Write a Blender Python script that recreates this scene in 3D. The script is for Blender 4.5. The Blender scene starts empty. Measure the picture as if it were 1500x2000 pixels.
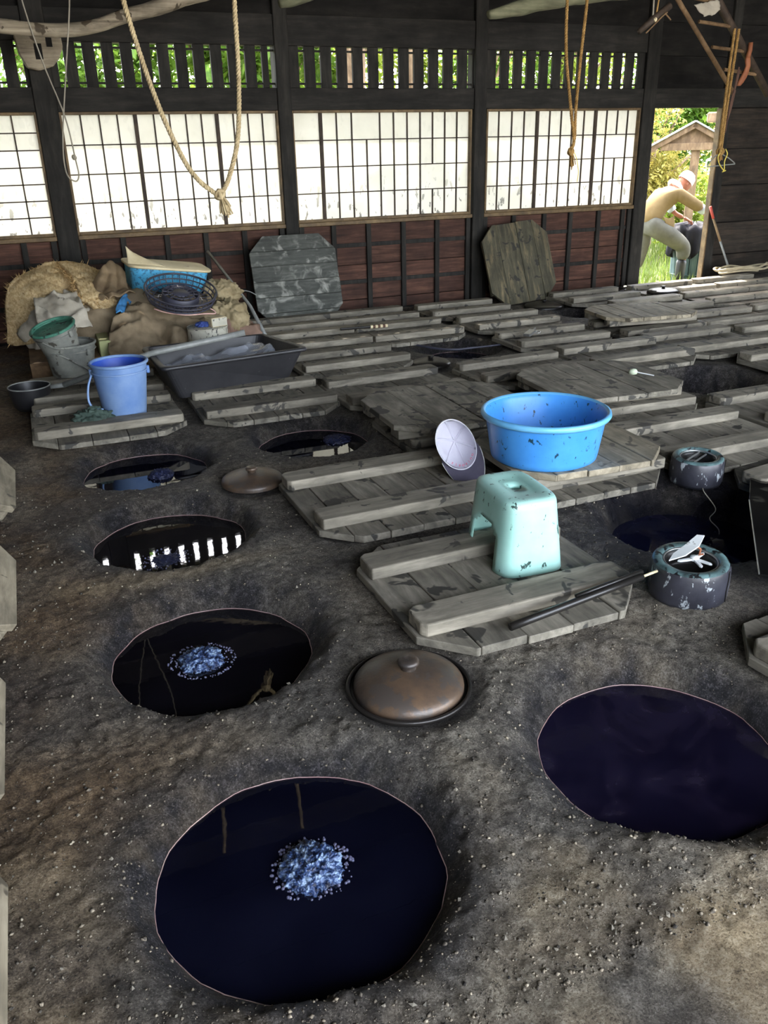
import bpy, bmesh, math, random
import numpy as np
from mathutils import Vector, Matrix, Euler, noise as mnoise

random.seed(7)
rng = np.random.default_rng(11)
SC = bpy.context.scene
COL = SC.collection
R = math.radians

# ------------------------------------------------------------------ camera
CAM_H = 1.379
WALL_Y = 7.397
cam_d = bpy.data.cameras.new('camera')
cam = bpy.data.objects.new('camera', cam_d); COL.objects.link(cam)
cam_d.sensor_fit = 'VERTICAL'; cam_d.sensor_height = 36.0
cam_d.lens = 1638.8 / 2000.0 * 36.0
cam_d.clip_start = 0.05; cam_d.clip_end = 300
_p, _r, _y = R(23.486), R(1.3577), R(21.694)
_f = Vector((math.sin(_y) * math.cos(_p), math.cos(_y) * math.cos(_p), -math.sin(_p)))
_right = Vector((math.cos(_y), -math.sin(_y), 0)); _down = _f.cross(_right)
_r2 = math.cos(_r) * _right + math.sin(_r) * _down
_d2 = -math.sin(_r) * _right + math.cos(_r) * _down
_m = Matrix((_r2, -_d2, -_f)).transposed().to_4x4()
_m.translation = Vector((0, 0, CAM_H))
cam.matrix_world = _m
SC.camera = cam

# ------------------------------------------------------------------ world, sun, exposure
SC.view_settings.view_transform = 'Standard'
SC.view_settings.look = 'None'
SC.view_settings.gamma = 1.0
SC.view_settings.use_curve_mapping = False
SC.view_settings.exposure = 1.95
world = bpy.data.worlds.new('sky'); SC.world = world
world.use_nodes = True
nt = world.node_tree; nt.nodes.clear()
wo = nt.nodes.new('ShaderNodeOutputWorld'); bg = nt.nodes.new('ShaderNodeBackground')
sky = nt.nodes.new('ShaderNodeTexSky'); sky.sky_type = 'NISHITA'
sky.sun_disc = False; sky.sun_elevation = R(52); sky.sun_rotation = R(8)
sky.air_density = 1.0; sky.dust_density = 3.5; sky.ozone_density = 1.0
mixw = nt.nodes.new('ShaderNodeMix'); mixw.data_type = 'RGBA'
mixw.inputs[0].default_value = 0.62
mixw.inputs[7].default_value = (4.6, 4.7, 4.9, 1)
nt.links.new(sky.outputs[0], mixw.inputs[6])
nt.links.new(mixw.outputs[2], bg.inputs[0]); nt.links.new(bg.outputs[0], wo.inputs[0])
bg.inputs[1].default_value = 0.8
sun_d = bpy.data.lights.new('sun', 'SUN'); sun_d.energy = 7.5; sun_d.angle = R(0.6)
sun_d.color = (1.0, 0.93, 0.82)
sun = bpy.data.objects.new('sun', sun_d); COL.objects.link(sun)
sun.rotation_euler = Vector((-0.10, -math.cos(R(52)), -math.sin(R(52)))).to_track_quat('-Z', 'Y').to_euler()
sun.location = (3, 20, 20)
# sampling portals in the openings of the building (no light of their own)
def portal(name, loc, rot, sx, sy):
    d = bpy.data.lights.new(name, 'AREA'); d.shape = 'RECTANGLE'; d.size = sx; d.size_y = sy
    d.cycles.is_portal = True
    o = bpy.data.objects.new(name, d); COL.objects.link(o); o.location = loc; o.rotation_euler = rot
    return o
portal('front_opening_portal', (4.3, -1.79, 1.5), (R(90), 0, R(180)), 9.6, 2.9)
portal('doorway_portal', (6.27, WALL_Y + 0.15, 0.84), (R(90), 0, R(0)), 0.85, 1.7)
SC.cycles.use_denoising = True
SC.cycles.max_bounces = 10
SC.cycles.diffuse_bounces = 5
SC.cycles.sample_clamp_indirect = 6.0
SC.cycles.caustics_reflective = False
SC.cycles.caustics_refractive = False

# ------------------------------------------------------------------ helpers
def link(o, parent=None):
    COL.objects.link(o)
    if parent is not None: o.parent = parent
    return o
def tag(o, label=None, cat=None, group=None, kind=None):
    if label: o['label'] = label
    if cat: o['category'] = cat
    if group: o['group'] = group
    if kind: o['kind'] = kind
    return o
def thing(name, label, cat, loc=(0, 0, 0), rot=(0, 0, 0), group=None):
    o = bpy.data.objects.new(name, None); o.empty_display_size = 0.05
    o.location = loc; o.rotation_euler = rot
    link(o); return tag(o, label, cat, group)
def mesh_of(name, V, F, mat=None, smooth=False):
    me = bpy.data.meshes.new(name)
    me.from_pydata([tuple(v) for v in V], [], F); me.validate(); me.update()
    if mat is not None: me.materials.append(mat)
    if smooth: me.polygons.foreach_set('use_smooth', [True] * len(me.polygons))
    return me
def obj(name, me, parent=None, loc=None, rot=None):
    o = bpy.data.objects.new(name, me)
    if loc is not None: o.location = loc
    if rot is not None: o.rotation_euler = rot
    return link(o, parent)

class MB:
    def __init__(s): s.v = []; s.f = []
    def add(s, V, F):
        n = len(s.v); s.v += [Vector(v) for v in V]; s.f += [tuple(i + n for i in f) for f in F]; return s
    def box(s, x0, x1, y0, y1, z0, z1):
        return s.add([(x0, y0, z0), (x1, y0, z0), (x1, y1, z0), (x0, y1, z0), (x0, y0, z1), (x1, y0, z1), (x1, y1, z1), (x0, y1, z1)],
                     [(0, 3, 2, 1), (4, 5, 6, 7), (0, 1, 5, 4), (1, 2, 6, 5), (2, 3, 7, 6), (3, 0, 4, 7)])
    def prism(s, poly, z0, z1):
        n = len(poly)
        V = [(p[0], p[1], z0) for p in poly] + [(p[0], p[1], z1) for p in poly]
        F = [tuple(range(n - 1, -1, -1)), tuple(range(n, 2 * n))] + [(i, (i + 1) % n, n + (i + 1) % n, n + i) for i in range(n)]
        return s.add(V, F)
    def lathe(s, prof, n=48, cx=0, cy=0, sx=1, sy=1):
        V = []; F = []
        m = len(prof)
        for i in range(n):
            a = 2 * math.pi * i / n
            for r, z in prof: V.append((cx + r * math.cos(a) * sx, cy + r * math.sin(a) * sy, z))
        for i in range(n):
            j = (i + 1) % n
            for k in range(m - 1): F.append((i * m + k, j * m + k, j * m + k + 1, i * m + k + 1))
        if prof[0][0] > 1e-6 and False: pass
        return s.add(V, F)
    def disc(s, r, z, n=48, cx=0, cy=0):
        V = [(cx + r * math.cos(2 * math.pi * i / n), cy + r * math.sin(2 * math.pi * i / n), z) for i in range(n)]
        return s.add(V, [tuple(range(n))])
    def tube(s, pts, rad, n=8, cap=True):
        pts = [Vector(p) for p in pts]
        if not hasattr(rad, '__len__'): rad = [rad] * len(pts)
        V = []; F = []
        up = Vector((0, 0, 1)); prev = None
        for i, p in enumerate(pts):
            t = (pts[min(i + 1, len(pts) - 1)] - pts[max(i - 1, 0)]).normalized()
            if prev is None:
                a = t.orthogonal().normalized()
            else:
                a = (prev - t * prev.dot(t))
                a = a.normalized() if a.length > 1e-6 else t.orthogonal().normalized()
            prev = a; b = t.cross(a)
            for k in range(n):
                q = 2 * math.pi * k / n
                V.append(p + (a * math.cos(q) + b * math.sin(q)) * rad[i])
        for i in range(len(pts) - 1):
            for k in range(n):
                l = (k + 1) % n
                F.append((i * n + k, i * n + l, (i + 1) * n + l, (i + 1) * n + k))
        if cap:
            F.append(tuple(range(n - 1, -1, -1))); F.append(tuple((len(pts) - 1) * n + k for k in range(n)))
        return s.add(V, F)
    def torus(s, R0, r, n=48, m=8, z=0, cx=0, cy=0, sx=1, sy=1):
        V = []; F = []
        for i in range(n):
            a = 2 * math.pi * i / n
            for k in range(m):
                q = 2 * math.pi * k / m
                rr = R0 + r * math.cos(q)
                V.append((cx + rr * math.cos(a) * sx, cy + rr * math.sin(a) * sy, z + r * math.sin(q)))
        for i in range(n):
            j = (i + 1) % n
            for k in range(m):
                l = (k + 1) % m
                F.append((i * m + k, j * m + k, j * m + l, i * m + l))
        return s.add(V, F)
    def xf(s, M):
        s.v = [M @ v for v in s.v]; return s
    def mesh(s, name, mat=None, smooth=False, bevel=0, seg=1):
        me = mesh_of(name, s.v, s.f, mat, smooth)
        if bevel:
            bm = bmesh.new(); bm.from_mesh(me)
            ed = [e for e in bm.edges if e.is_manifold and e.calc_face_angle(0) > 0.5]
            bmesh.ops.bevel(bm, geom=ed, offset=bevel, segments=seg, affect='EDGES', profile=0.5)
            bm.to_mesh(me); bm.free()
        return me
    def obj(s, name, mat, parent=None, smooth=False, bevel=0, seg=1, loc=None, rot=None):
        return obj(name, s.mesh(name, mat, smooth, bevel, seg), parent, loc, rot)

def catmull(pts, n=8):
    P = [Vector(p) for p in pts]; P = [P[0] * 2 - P[1]] + P + [P[-1] * 2 - P[-2]]
    out = []
    for i in range(1, len(P) - 2):
        a, b, c, d = P[i - 1], P[i], P[i + 1], P[i + 2]
        for k in range(n):
            t = k / n
            out.append(0.5 * ((2 * b) + (c - a) * t + (2 * a - 5 * b + 4 * c - d) * t * t + (3 * b - a - 3 * c + d) * t ** 3))
    out.append(P[-2]); return out

# --- vectorised 2D value noise
_lat = rng.random((256, 256))
def vnoise(x, y):
    xi = np.floor(x).astype(int); yi = np.floor(y).astype(int)
    fx = x - xi; fy = y - yi
    fx = fx * fx * (3 - 2 * fx); fy = fy * fy * (3 - 2 * fy)
    a = _lat[xi % 256, yi % 256]; b = _lat[(xi + 1) % 256, yi % 256]
    c = _lat[xi % 256, (yi + 1) % 256]; d = _lat[(xi + 1) % 256, (yi + 1) % 256]
    return (a * (1 - fx) + b * fx) * (1 - fy) + (c * (1 - fx) + d * fx) * fy - 0.5
def fbm(x, y, f, o=4, g=0.5):
    s = 0; a = 1
    for i in range(o):
        s = s + a * vnoise(x * f + 17.3 * i, y * f + 5.1 * i); f *= 2.03; a *= g
    return s

# ------------------------------------------------------------------ materials
def srgb(*c):
    return tuple(((v / 255) / 12.92 if v / 255 <= 0.04045 else (((v / 255) + 0.055) / 1.055) ** 2.4) for v in c) + (1,)
class NT:
    def __init__(s, name):
        s.m = bpy.data.materials.new(name); s.m.use_nodes = True
        s.t = s.m.node_tree; s.b = s.t.nodes['Principled BSDF']
    def n(s, typ, **kw):
        x = s.t.nodes.new(typ)
        for k, v in kw.items(): setattr(x, k, v)
        return x
    def l(s, a, b): s.t.links.new(a, b)
    def coords(s, scale=(1, 1, 1), rnd=True, kind='Object'):
        tc = s.n('ShaderNodeTexCoord'); mp = s.n('ShaderNodeMapping'); mp.inputs['Scale'].default_value = scale
        s.l(tc.outputs[kind], mp.inputs['Vector'])
        if rnd:
            oi = s.n('ShaderNodeObjectInfo'); mu = s.n('ShaderNodeMath', operation='MULTIPLY'); mu.inputs[1].default_value = 37.0
            s.l(oi.outputs['Random'], mu.inputs[0])
            cb = s.n('ShaderNodeCombineXYZ')
            for i in range(3): s.l(mu.outputs[0], cb.inputs[i])
            s.l(cb.outputs[0], mp.inputs['Location'])
        return mp.outputs[0]
    def noise(s, vec, scale, detail=5, rough=0.6, dist=0.0):
        x = s.n('ShaderNodeTexNoise'); x.inputs['Scale'].default_value = scale; x.inputs['Detail'].default_value = detail
        x.inputs['Roughness'].default_value = rough; x.inputs['Distortion'].default_value = dist
        if vec is not None: s.l(vec, x.inputs['Vector'])
        return x.outputs['Fac']
    def ramp(s, fac, stops, const=False):
        x = s.n('ShaderNodeValToRGB'); e = x.color_ramp.elements
        if const: x.color_ramp.interpolation = 'CONSTANT'
        while len(e) < len(stops): e.new(0.5)
        for i, (p, c) in enumerate(stops): e[i].position = p; e[i].color = c
        s.l(fac, x.inputs[0]); return x.outputs[0]
    def step(s, fac, a, b):
        x = s.n('ShaderNodeMapRange'); x.interpolation_type = 'SMOOTHSTEP'
        x.inputs[1].default_value = a; x.inputs[2].default_value = b; s.l(fac, x.inputs[0]); return x.outputs[0]
    def mix(s, fac, a, b, blend='MIX'):
        x = s.n('ShaderNodeMix'); x.data_type = 'RGBA'; x.blend_type = blend
        for v, i in ((fac, 0), (a, 6), (b, 7)):
            if hasattr(v, 'is_linked') or hasattr(v, 'links'): s.l(v, x.inputs[i])
            else: x.inputs[i].default_value = v
        return x.outputs[2]
    def math(s, op, a, b=0.0):
        x = s.n('ShaderNodeMath', operation=op)
        for v, i in ((a, 0), (b, 1)):
            if hasattr(v, 'links'): s.l(v, x.inputs[i])
            else: x.inputs[i].default_value = v
        return x.outputs[0]
    def bump(s, h, strength=0.4, dist=0.01):
        x = s.n('ShaderNodeBump'); x.inputs['Strength'].default_value = strength; x.inputs['Distance'].default_value = dist
        s.l(h, x.inputs['Height']); s.l(x.outputs[0], s.b.inputs['Normal'])
    def out(s, col=None, rough=None, spec=None):
        if col is not None:
            if hasattr(col, 'links'): s.l(col, s.b.inputs['Base Color'])
            else: s.b.inputs['Base Color'].default_value = col
        if rough is not None:
            if hasattr(rough, 'links'): s.l(rough, s.b.inputs['Roughness'])
            else: s.b.inputs['Roughness'].default_value = rough
        if spec is not None: s.b.inputs['Specular IOR Level'].default_value = spec
        return s.m

def wood(name, dark, mid, light, stretch=(14, 1.6, 14), rough=0.75, spots=None, spot_lo=0.62, bump=0.35, spec=0.35, rnd_value=0.0, spot_w=0.04):
    n = NT(name); c = n.coords(stretch)
    g = n.noise(c, 2.2, 8, 0.65, 0.4)
    col = n.ramp(g, [(0.25, dark), (0.5, mid), (0.75, light)])
    c2 = n.coords((1, 1, 1)); big = n.noise(c2, 4.0, 4, 0.6)
    col = n.mix(n.step(big, 0.35, 0.7), col, n.mix(1.0, col, (0.62, 0.62, 0.62, 1), 'MULTIPLY'))
    if rnd_value:
        oi = n.n('ShaderNodeObjectInfo')
        v = n.math('ADD', n.math('MULTIPLY', oi.outputs['Random'], rnd_value), 1 - rnd_value * 0.5)
        cb = n.n('ShaderNodeCombineColor')
        for i in range(3): n.l(v, cb.inputs[i])
        col = n.mix(1.0, col, cb.outputs[0], 'MULTIPLY')
    ro = rough
    if spots:
        sp = n.noise(c2, 9.0, 3, 0.55, 0.6); s = n.step(sp, spot_lo, spot_lo + spot_w)
        col = n.mix(s, col, spots)
        ro = n.math('SUBTRACT', rough, n.math('MULTIPLY', s, 0.12))
    n.bump(g, bump, 0.006)
    return n.out(col, ro, spec)
def plain(name, c1, c2, scale=6, rough=0.6, bump=0.15, bs=40, spec=0.5, metal=0.0, flecks=None, fl_lo=0.64, fl_scale=22, fl_stretch=(1, 1, 1)):
    n = NT(name); c = n.coords((1, 1, 1))
    col = n.ramp(n.noise(c, scale, 6, 0.6), [(0.3, c1), (0.7, c2)])
    if flecks:
        cf = n.coords(fl_stretch); f = n.step(n.noise(cf, fl_scale, 4, 0.6, 0.3), fl_lo, fl_lo + 0.05); col = n.mix(f, col, flecks)
    n.bump(n.noise(c, bs, 4, 0.6), bump, 0.004)
    n.b.inputs['Metallic'].default_value = metal
    return n.out(col, rough, spec)

M = {}
M['cover'] = wood('weathered_grey_wood', srgb(86, 82, 73), srgb(125, 119, 106), srgb(161, 154, 139), stretch=(11, 1.8, 11), spots=srgb(58, 56, 51), spot_lo=0.585, rnd_value=0.3)
M['cover_b'] = wood('weathered_grey_batten', srgb(92, 87, 76), srgb(131, 124, 110), srgb(165, 157, 140), stretch=(1.8, 11, 11), spots=srgb(64, 61, 55), spot_lo=0.60, rnd_value=0.25)
M['cover_wet'] = wood('wet_blackened_wood', srgb(40, 40, 38), srgb(78, 76, 70), srgb(112, 108, 98), stretch=(16, 1.8, 16), spots=srgb(14, 14, 16), spot_lo=0.56, rough=0.6)
M['cover_tan'] = wood('pale_tan_cover_wood', srgb(96, 89, 75), srgb(140, 130, 110), srgb(174, 163, 140), stretch=(11, 1.8, 11), spots=srgb(82, 75, 63), spot_lo=0.6, rnd_value=0.2)
M['lean_a'] = wood('chalky_grey_wood', srgb(60, 62, 58), srgb(80, 82, 77), srgb(112, 113, 106), stretch=(14, 1.6, 14), spots=srgb(148, 148, 140), spot_lo=0.5, spot_w=0.22, rough=0.85, bump=0.2)
M['lean_b'] = wood('dark_olive_wood', srgb(52, 50, 40), srgb(80, 76, 60), srgb(140, 124, 92), stretch=(10, 1.4, 10), spots=srgb(44, 42, 36), spot_lo=0.6, rough=0.85)
M['frame'] = wood('blackened_timber', srgb(30, 28, 26), srgb(44, 42, 39), srgb(60, 57, 52), stretch=(9, 9, 1.2), rough=0.8, spec=0.2)
M['beamh'] = wood('blackened_beam', srgb(28, 27, 25), srgb(42, 40, 37), srgb(58, 54, 50), stretch=(1.2, 9, 9), rough=0.8, spec=0.2)
M['edge'] = wood('worn_brown_frame', srgb(70, 56, 38), srgb(104, 84, 56), srgb(140, 116, 80), stretch=(4, 4, 4), rough=0.6)
M['plank'] = wood('red_brown_plank', srgb(46, 30, 24), srgb(76, 50, 40), srgb(108, 76, 60), stretch=(1.3, 10, 16), rough=0.75, rnd_value=0.4, spec=0.25)
M['plank_dk'] = wood('dark_smoked_plank', srgb(34, 30, 27), srgb(52, 46, 40), srgb(74, 62, 52), stretch=(1.2, 10, 14), rough=0.8, rnd_value=0.3, spec=0.2)
M['ceil'] = wood('sooty_ceiling', srgb(22, 21, 20), srgb(34, 32, 30), srgb(46, 44, 40), stretch=(1.2, 6, 6), rough=0.9, spec=0.15)
M['muntin'] = wood('thin_lattice_wood', srgb(46, 36, 30), srgb(66, 54, 44), srgb(90, 74, 60), stretch=(6, 6, 6), rough=0.7)
M['pale'] = wood('bare_pale_timber', srgb(120, 98, 70), srgb(158, 132, 98), srgb(190, 164, 128), stretch=(10, 10, 1.5), rough=0.7)
M['log'] = wood('peeled_grey_log', srgb(92, 82, 68), srgb(150, 138, 118), srgb(196, 184, 160), stretch=(1.0, 12, 12), rough=0.85, spots=srgb(74, 64, 50), spot_lo=0.6)
M['log_g'] = wood('mossy_grey_log', srgb(66, 70, 52), srgb(112, 112, 88), srgb(150, 146, 118), stretch=(1.0, 10, 10), rough=0.9)
M['crate'] = wood('brown_crate_wood', srgb(84, 64, 44), srgb(122, 96, 68), srgb(152, 124, 92), stretch=(6, 2, 6), rough=0.8)
M['stick'] = plain('black_lacquered_bamboo', srgb(20, 19, 18), srgb(38, 35, 32), rough=0.35, bump=0.05)
M['blackplastic'] = plain('scuffed_black_plastic', srgb(34, 34, 37), srgb(54, 53, 55), rough=0.45, bump=0.08, flecks=srgb(96, 94, 92), fl_lo=0.68)
M['ladle'] = plain('black_enamel', srgb(24, 24, 26), srgb(40, 40, 42), rough=0.4, bump=0.06)
M['pipe'] = plain('grey_pipe', srgb(112, 114, 112), srgb(146, 148, 144), rough=0.4, bump=0.05, scale=14)
M['bluebasin'] = plain('sky_blue_plastic', srgb(60, 136, 214), srgb(78, 156, 228), rough=0.35, bump=0.06, bs=60, flecks=srgb(30, 62, 78), fl_lo=0.625, fl_scale=30, fl_stretch=(1.4, 1.4, 0.8))
M['basinlip'] = plain('pale_blue_rim', srgb(86, 164, 222), srgb(120, 190, 232), rough=0.35, bump=0.03)
M['bluebucket'] = plain('faded_blue_plastic', srgb(88, 124, 180), srgb(138, 164, 200), scale=4, rough=0.55, bump=0.1, flecks=srgb(70, 82, 110), fl_lo=0.7, fl_scale=9)
M['bluein'] = plain('deep_blue_inside', srgb(36, 70, 170), srgb(60, 96, 196), rough=0.5, bump=0.05)
M['greybucket'] = plain('muddy_grey_bucket', srgb(92, 94, 90), srgb(150, 150, 140), scale=7, rough=0.7, bump=0.12, flecks=srgb(70, 66, 58), fl_lo=0.6, fl_scale=12)
M['greenrim'] = plain('green_stained_bucket', srgb(40, 96, 78), srgb(84, 140, 118), scale=14, rough=0.7, flecks=srgb(36, 50, 44), fl_lo=0.58, fl_scale=16)
M['mint'] = plain('mint_plastic', srgb(146, 194, 182), srgb(168, 210, 200), rough=0.38, bump=0.05, bs=30, flecks=srgb(44, 66, 60), fl_lo=0.615, fl_scale=24, fl_stretch=(1.6, 1.6, 0.9))
M['iron'] = plain('rusty_iron', srgb(58, 54, 52), srgb(110, 88, 68), scale=9, rough=0.4, bump=0.25, bs=80, metal=0.25, flecks=srgb(80, 72, 66), fl_lo=0.53, fl_scale=14)
M['iron_dk'] = plain('black_iron', srgb(26, 25, 25), srgb(52, 48, 45), rough=0.35, bump=0.1, metal=0.4)
M['tire'] = plain('dye_stained_black_tape', srgb(30, 30, 36), srgb(58, 58, 66), scale=9, rough=0.4, bump=0.2, bs=40, flecks=srgb(150, 156, 158), fl_lo=0.585, fl_scale=30, fl_stretch=(1.2, 1.2, .7))
M['tiretop'] = plain('teal_crusted_top', srgb(34, 40, 42), srgb(108, 138, 138), scale=16, rough=0.38, bump=0.2, flecks=srgb(20, 20, 22), fl_lo=0.54, fl_scale=30)
M['chrome'] = plain('dull_steel', srgb(150, 150, 148), srgb(190, 190, 186), rough=0.3, metal=0.8, bump=0.05)
M['whiteplastic'] = plain('grimy_white_plastic', srgb(196, 200, 200), srgb(226, 228, 226), rough=0.45, flecks=srgb(120, 120, 110), fl_lo=0.66)
M['orange'] = plain('orange_glove', srgb(128, 74, 46), srgb(160, 98, 64), rough=0.7)
M['straw'] = plain('straw', srgb(156, 120, 74), srgb(224, 194, 140), scale=40, rough=0.9, bump=0.8, bs=90, spec=0.15)
M['straw2'] = wood('woven_straw', srgb(142, 116, 78), srgb(202, 174, 128), srgb(234, 214, 174), stretch=(30, 3, 30), rough=0.95, bump=0.9, spec=0.1)
M['sack'] = plain('brown_blanket', srgb(108, 94, 75), srgb(154, 137, 112), scale=5, rough=0.95, bump=0.3, bs=80, spec=0.1)
M['sack_y'] = plain('yellowed_bag', srgb(122, 108, 80), srgb(180, 164, 130), scale=6, rough=0.8, bump=0.3, bs=20, spec=0.2)
M['sack_g'] = plain('grey_sheet', srgb(146, 138, 123), srgb(190, 182, 166), scale=5, rough=0.8, bump=0.3, bs=25, spec=0.2)
M['leather'] = plain('brown_folded_cloth', srgb(98, 80, 58), srgb(150, 128, 98), scale=4, rough=0.8, bump=0.2, bs=30)
M['pinkcloth'] = plain('dusty_pink_brown_cloth', srgb(110, 88, 78), srgb(150, 124, 108), scale=6, rough=0.9, bump=0.3, bs=40, spec=0.1)
M['bluecloth'] = plain('bright_blue_cloth', srgb(44, 110, 168), srgb(78, 146, 200), rough=0.8, bump=0.3, bs=30)
M['bluetub'] = plain('mottled_blue_tub', srgb(64, 152, 200), srgb(98, 184, 220), rough=0.5, flecks=srgb(58, 112, 146), fl_lo=0.53, fl_scale=48)
M['cream'] = plain('yellowed_cream_lid', srgb(196, 180, 140), srgb(226, 212, 176), rough=0.6, flecks=srgb(120, 80, 50), fl_lo=0.66)
M['greenbox'] = plain('pale_green_box', srgb(150, 154, 104), srgb(180, 182, 130), rough=0.7)
M['basketm'] = plain('dark_slate_plastic', srgb(46, 46, 58), srgb(70, 70, 84), rough=0.5)
M['pinkwire'] = plain('pink_coated_wire', srgb(206, 160, 152), srgb(226, 186, 178), rough=0.4)
M['tin'] = plain('flaked_white_tin', srgb(168, 164, 148), srgb(206, 202, 186), rough=0.6, flecks=srgb(58, 58, 54), fl_lo=0.56, fl_scale=26, fl_stretch=(2, 2, 0.7))
M['bluecap'] = plain('navy_blue_rag', srgb(40, 58, 120), srgb(62, 84, 150), rough=0.8)
M['net'] = plain('dark_green_net', srgb(36, 50, 44), srgb(66, 84, 74), rough=0.8, bump=0.5, bs=60)
M['rope'] = plain('cotton_rope', srgb(150, 132, 98), srgb(192, 174, 138), scale=30, rough=0.9, bump=0.8, bs=120, spec=0.1)
M['rope_b'] = plain('hemp_rope', srgb(126, 96, 54), srgb(178, 142, 88), scale=30, rough=0.9, bump=0.8, bs=120, spec=0.1)
M['cord'] = plain('thin_grey_cord', srgb(128, 122, 108), srgb(160, 152, 136), rough=0.8)
M['yellow'] = plain('yellow_string', srgb(206, 182, 70), srgb(228, 206, 100), rough=0.7)
M['hose'] = plain('beige_hose', srgb(150, 138, 112), srgb(186, 172, 142), rough=0.6)
M['red'] = plain('faded_red_paint', srgb(170, 62, 52), srgb(196, 84, 70), rough=0.5)
M['rag'] = plain('dark_rag', srgb(70, 50, 42), srgb(104, 76, 62), rough=0.95)
M['capwhite'] = plain('white_cotton', srgb(214, 212, 222), srgb(232, 230, 238), rough=0.85, bump=0.25, bs=60, spec=0.15)
M['capout'] = plain('cream_cotton', srgb(222, 208, 186), srgb(236, 224, 204), rough=0.85, spec=0.15)
M['capvisor'] = plain('charcoal_cotton', srgb(78, 74, 90), srgb(96, 92, 106), rough=0.85, bump=0.15, bs=120, spec=0.15)
M['pinkthread'] = plain('pink_thread', srgb(226, 110, 140), srgb(236, 130, 156), rough=0.8)
M['skin'] = plain('skin', srgb(142, 88, 66), srgb(160, 102, 78), rough=0.6)
M['jacket'] = plain('khaki_jacket', srgb(112, 94, 64), srgb(134, 114, 82), rough=0.9, bump=0.3, bs=12, spec=0.1)
M['pants'] = plain('grey_trousers', srgb(86, 85, 78), srgb(108, 106, 98), rough=0.9, bump=0.3, bs=10, spec=0.1)
M['boot'] = plain('black_rubber', srgb(14, 14, 14), srgb(24, 24, 24), rough=0.45)
M['hat'] = plain('white_cap_cloth', srgb(232, 232, 226), srgb(244, 244, 240), rough=0.9, spec=0.1)
M['cuff'] = plain('pale_blue_cuff', srgb(176, 186, 196), srgb(204, 212, 218), rough=0.9, spec=0.1)
M['navycloth'] = plain('indigo_dyed_cloth', srgb(16, 16, 24), srgb(36, 35, 46), rough=0.9, bump=0.3, bs=10)
M['barrel'] = wood('blue_grey_stave', srgb(62, 84, 88), srgb(92, 114, 116), srgb(122, 138, 136), stretch=(14, 14, 1.2), rough=0.8)
M['roofm'] = plain('pale_roof_metal', srgb(130, 132, 134), srgb(160, 162, 162), rough=0.5)
M['bark'] = wood('shaggy_bark', srgb(84, 66, 50), srgb(128, 106, 84), srgb(168, 146, 120), stretch=(8, 8, 2), rough=0.95, bump=0.8)
M['wellwood'] = wood('weathered_well_wood', srgb(84, 66, 48), srgb(116, 94, 70), srgb(142, 120, 92), stretch=(6, 6, 2), rough=0.8)
M['stone'] = plain('weathered_stone', srgb(140, 134, 122), srgb(180, 174, 160), rough=0.9, bump=0.4, bs=30)
M['jar'] = plain('dark_glazed_jar', srgb(26, 24, 30), srgb(44, 40, 46), rough=0.4)
M['wetpanel'] = plain('wet_black_board', srgb(14, 14, 14), srgb(30, 29, 27), scale=4, rough=0.1, bump=0.02, bs=10, flecks=srgb(58, 56, 50), fl_lo=0.62, fl_scale=5)
M['edge_glint'] = plain('painted_edge_glint', srgb(150, 116, 116), srgb(196, 168, 160), rough=0.25)  # pale colour paints the highlight along the liquid's edge
M['pebble'] = plain('pebble', srgb(80, 76, 69), srgb(138, 130, 114), scale=3, rough=0.85, bump=0.3, bs=60)
M['bristle'] = plain('pale_green_bristle', srgb(176, 190, 160), srgb(206, 214, 190), rough=0.9)
M['clear'] = None

def leafmat(name, c1, c2):
    n = NT(name); c = n.coords((1, 1, 1), rnd=False)
    col = n.ramp(n.noise(c, 5.0, 4, 0.7), [(0.3, c1), (0.7, c2)])
    n.out(col, 0.55, 0.3)
    tr = n.n('ShaderNodeBsdfTranslucent'); n.l(col, tr.inputs[0])
    mx = n.n('ShaderNodeMixShader'); mx.inputs[0].default_value = 0.45
    n.l(n.b.outputs[0], mx.inputs[1]); n.l(tr.outputs[0], mx.inputs[2])
    n.l(mx.outputs[0], n.t.nodes['Material Output'].inputs[0]); return n.m
M['leaf_a'] = leafmat('glossy_green_leaf', srgb(58, 94, 32), srgb(116, 144, 52))
M['leaf_b'] = leafmat('yellow_green_leaf', srgb(104, 130, 42), srgb(154, 162, 70))
M['leaf_c'] = leafmat('autumn_tinged_leaf', srgb(124, 122, 50), srgb(164, 148, 80))
M['grass'] = leafmat('grass_blade', srgb(78, 102, 38), srgb(126, 138, 70))

# shoji paper: thin translucent sheet with dye splashes
def papermat():
    n = NT('shoji_paper'); c = n.coords((1, 1, 1), rnd=False)
    oi = n.coords((1, 1, 1))
    spl = n.noise(n.coords((26, 26, 11)), 1.0, 3, 0.5, 0.2)
    sepz = n.n('ShaderNodeSeparateXYZ'); n.l(c, sepz.inputs[0])
    low = n.step(sepz.outputs[2], 0.42, 0.0)
    s = n.math('MULTIPLY', n.step(spl, 0.60, 0.63), n.math('ADD', n.math('MULTIPLY', low, 0.75), 0.06))
    base = n.ramp(n.noise(oi, 3, 4, 0.6), [(0.3, srgb(222, 219, 204)), (0.7, srgb(236, 233, 220))])
    col = n.mix(s, base, srgb(92, 90, 84))
    n.out(col, 0.9, 0.1)
    tr = n.n('ShaderNodeBsdfTranslucent'); n.l(col, tr.inputs[0])
    mx = n.n('ShaderNodeMixShader'); mx.inputs[0].default_value = 0.095
    n.l(n.b.outputs[0], mx.inputs[1]); n.l(tr.outputs[0], mx.inputs[2])
    n.l(mx.outputs[0], n.t.nodes['Material Output'].inputs[0]); return n.m
M['paper'] = papermat()
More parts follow.
